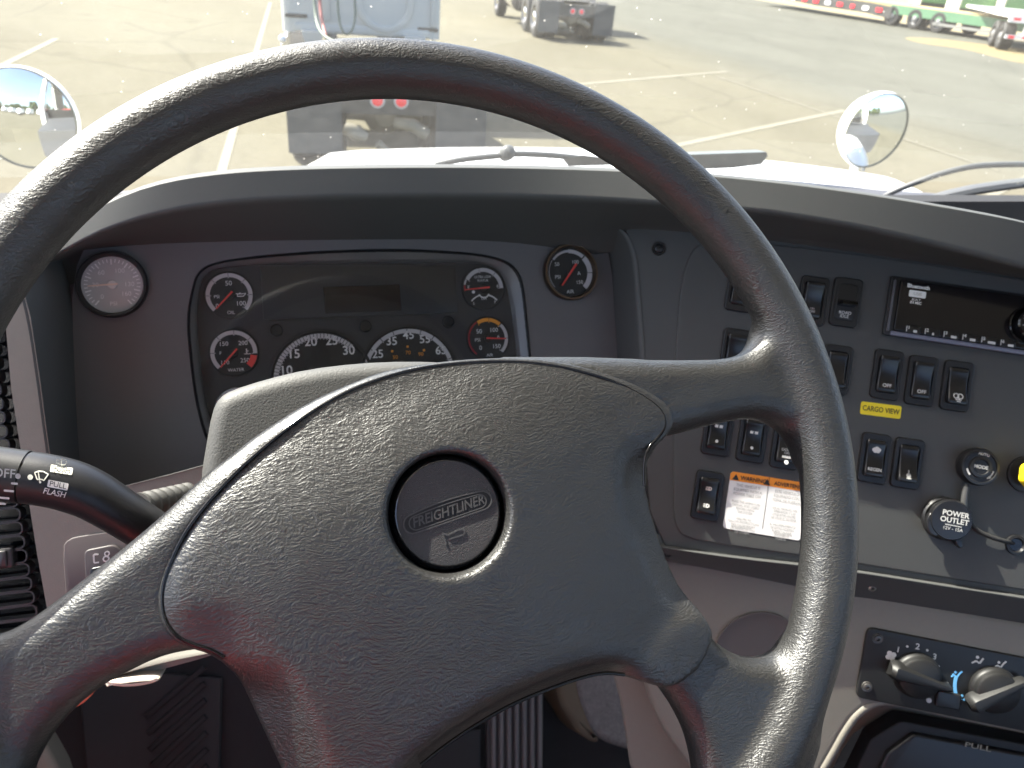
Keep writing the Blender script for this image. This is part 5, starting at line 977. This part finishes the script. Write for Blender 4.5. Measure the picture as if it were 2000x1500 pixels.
    pr(rrect(.30, .05, .01, 2, -.92, 1.19), .02, framem, 'hinge'); pr(rrect(.30, .05, .01, 2, .92, 1.11), .02, framem, 'hinge')
    pr(rrect(1.3, .55, .08, 5, .05, 2.2), .02, M['gloss'], 'rear_window')
    hose = mat('green_hose', (.06, .095, .07), .5) if 'green_hose' not in bpy.data.materials else bpy.data.materials['green_hose']
    part('air_hose', MB().tube(smoothpoly([(-.35, 3.3, 2.0), (-.38, 3.0, 1.25), (-.30, 2.9, 1.02), (-.15, 3.0, 1.15), (-.13, 3.2, 1.5), (-.2, 3.3, 1.9)], 3, False), .016, 8), hose, t, 60); part('air_hose', MB().tube(smoothpoly([(-.66, 3.3, 2.0), (-.68, 3.1, 1.3), (-.62, 2.6, 1.05), (-.3, 2.2, 1.0)], 3, False), .022, 8), hose, t, 60)
    part('red_hose', MB().tube(smoothpoly([(-.60, 3.32, 2.0), (-.60, 3.15, 1.25), (-.55, 2.6, 1.02)], 3, False), .022, 8), mat('red_hose', (.35, .10, .09), .5) if 'red_hose' not in bpy.data.materials else bpy.data.materials['red_hose'], t, 60)
    return t
bluec = mat('pale_blue_cab', (.44, .445, .42), .4, mott=.05, mscale=2); silver = mat('silver_cab', (.70, .70, .68), .3, .3)
tractor('pale blue bobtail tractor truck parked straight ahead, partly behind the wheel rim', (1.03, 8.55, 0), rad(-1.0), bluec, M['steel'])
tractor('silver bobtail tractor truck parked farther off to the right, chrome wheels on its side', (7.75, 22.0, 0), rad(-4), silver, chr_)
# green lowboy trailer
a, b = gp(1838, 66), gp(1500, 12); dv = (b-a)[:2]; L_ = np.linalg.norm(dv); hd = math.atan2(dv[1], dv[0])-math.pi/2
t = thing('lowboy_trailer', 'long green lowboy trailer with black side beam and red lights, upper right', 'trailer', (a[0]+1.25, a[1], 0)); t.rotation_euler = (0, 0, hd); bpy.context.view_layer.update()
green = mat('green_paint', (.09, .20, .11), .5, mott=.2, mscale=.8)
part('deck', MB().box(-1.25, 1.25, -4.0, 13, .86, .98), mat('deck_tan', (.38, .30, .14), .9, mott=.2, mscale=1), t, 0); part('green_side', MB().box(-1.28, -1.22, -4.0, 3.6, .55, .96).box(1.22, 1.28, -4, 13, .55, .96), green, t, 0)
part('side_beam', MB().loft([[(-1.36, y, z) for z in (z0, z1)]+[(-1.26, y, z) for z in (z1, z0)] for y, z0, z1 in ((3.4, .30, .84), (5, .42, .92), (9, .42, .94), (12, .55, .94), (L_+1, .78, .92))], True, True, True), framem, t, 0)
part('rear_beam', MB().box(-1.3, -1.2, -4.0, .8, .32, .44), M['steel'], t, 0); part('gooseneck', MB().loft([[(x, y, z) for x, z in ((-1.2, z0), (1.2, z0), (1.2, z1), (-1.2, z1))] for y, z0, z1 in ((12, .6, .95), (L_, .9, 1.15), (L_+2, 1.1, 1.3))], True, True, True), green, t, 0)
trim_ = mat('dull_rim', (.20, .20, .20), .5)
for y in (.55, 1.95, 3.4): wheel_part(t, -1.12, y, .46, .35, trim_); wheel_part(t, 1.12, y, .46, .35, trim_)
for k, y in enumerate(np.linspace(4.2, 11.6, 9)): part('side_light', MB().prism(rrect(.42 if k != 2 else .3, .20, .05, 3, y, .64), 1.365, 1.40).xf(Matrix(((0, 0, -1, 0), (1, 0, 0, 0), (0, 1, 0, 0), (0, 0, 0, 1)))), redlamp if k % 3 != 1 else M['wpaint'], t, 30)
# white trailer tail at the right edge
c = gp(1985, 106); t = thing('flatbed_trailer', 'rear of a white trailer with red and white striped bumper at the right edge', 'trailer', (c[0]+.9, c[1], 0)); t.rotation_euler = (0, 0, rad(-32)); bpy.context.view_layer.update()
part('bumper', MB().box(-1.25, 1.25, 0, .10, .48, .62), M['wpaint'], t, 0); part('rear_frame', MB().box(-1.25, 1.25, .3, .45, 1.05, 1.30).box(-1.25, 1.25, .45, 9, 1.2, 1.32), M['wpaint'], t, 0)
for k in range(5): part('red_marker', MB().box(-1.15+k*.5, -.93+k*.5, -.012, 0, .50, .60), redlamp, t, 0)
for k in range(4): part('red_marker', MB().box(-1.1+k*.6, -.85+k*.6, .288, .3, 1.12, 1.22), redlamp, t, 0)
for s_ in (-1, 1):
    part('strut', MB().loft([[(s_*.62+x, y, z) for x, y in ((-.06, 0), (.06, 0), (.06, .1), (-.06, .1))] for z, in ((.62,), (1.06,))], True, True, True), M['wpaint'], t, 0)
    for y in (1.2, 2.5): wheel_part(t, s_*.95, y, .50, .45, trim_)
part('tank', MB().prism(smoothpoly([(-.45, 1.04), (.45, 1.04), (.35, .72), (0, .62), (-.35, .72)], 1), -.6, -.35).xf(Matrix.Rotation(rad(90), 4, 'X')), mat('pale_grey', (.5, .5, .5), .5), t, 40)
for k, (u, v, lb) in enumerate(((1838, 20, 'green container far off, leftmost of the row at the top right'), (1915, 33, 'green container far off, middle of the row at the top right'), (1998, 42, 'green container far off at the right edge of the row'))):
    c = gp(u, v); t = thing('green_container', lb, 'container', (c[0], c[1], 0), 'green containers beyond the trailer'); t.rotation_euler = (0, 0, rad(-20)); bpy.context.view_layer.update()
    part('body', MB().prism(rrect(4.6, 2.2, .1, 2), .5, 1.75, .06), mat('bright_green', (.12, .28, .10), .5, mott=.1, mscale=.5) if k == 0 else bpy.data.materials['bright_green'], t, 30)
    for s_ in (-1, 1): part('end_frame', MB().box(s_*2.25-.06, s_*2.25+.06, -1.16, 1.16, .3, 1.8), M['cream'], t, 0)
    part('skid', MB().box(-2.3, 2.3, -1.0, 1.0, 0, .5), framem, t, 0)
# what the mirrors see behind us: a wood and a row of white trucks
lv = MB(); rs = np.random.default_rng(3)
for k in range(16):
    bx, by = -70+k*8+rs.uniform(-2, 2), -62+rs.uniform(-5, 5); hh_ = rs.uniform(6, 10)
    lv.tube([(bx, by, 0), (bx, by, hh_*.5)], [.3, .15], 6)
    for j in range(260):
        p = rs.normal(0, 1, 3); p /= np.linalg.norm(p); p *= rs.uniform(.55, 1)**.5; c = np.array([bx+p[0]*3.6, by+p[1]*3.2, hh_*.62+p[2]*hh_*.42]); a, b = rs.normal(0, .55, 3), rs.normal(0, .55, 3); lv.add([c-a, c+b, c+a, c-b], [(0, 1, 2, 3)])
tag(mesh_obj('wood', lv, mat('foliage', (.07, .10, .035), .8, mott=.5, mscale=.4), None, 0), kind='stuff')
for k in range(5):
    t = thing('parked_truck', 'white box truck parked behind us, %s of its row' % ('leftmost', 'second from left', 'middle', 'second from right', 'rightmost')[k], 'truck', (-42+k*7, -48, 0), 'white trucks behind'); part('body', MB().prism(rrect(2.5, 6, .1), .8, 3.6, .06), M['wpaint'], t, 30)
    part('chassis', MB().box(-1, 1, -3, 4.6, .4, .8), framem, t, 0); part('cab', MB().prism(rrect(2.3, 1.8, .2, 4, 0, 3.9), .8, 2.5, .2), M['wpaint'], t, 40)
    for s_ in (-1, 1):
        for y in (-2, 3.6): wheel_part(t, s_*1.05, y, .5, .3, M['steel'])
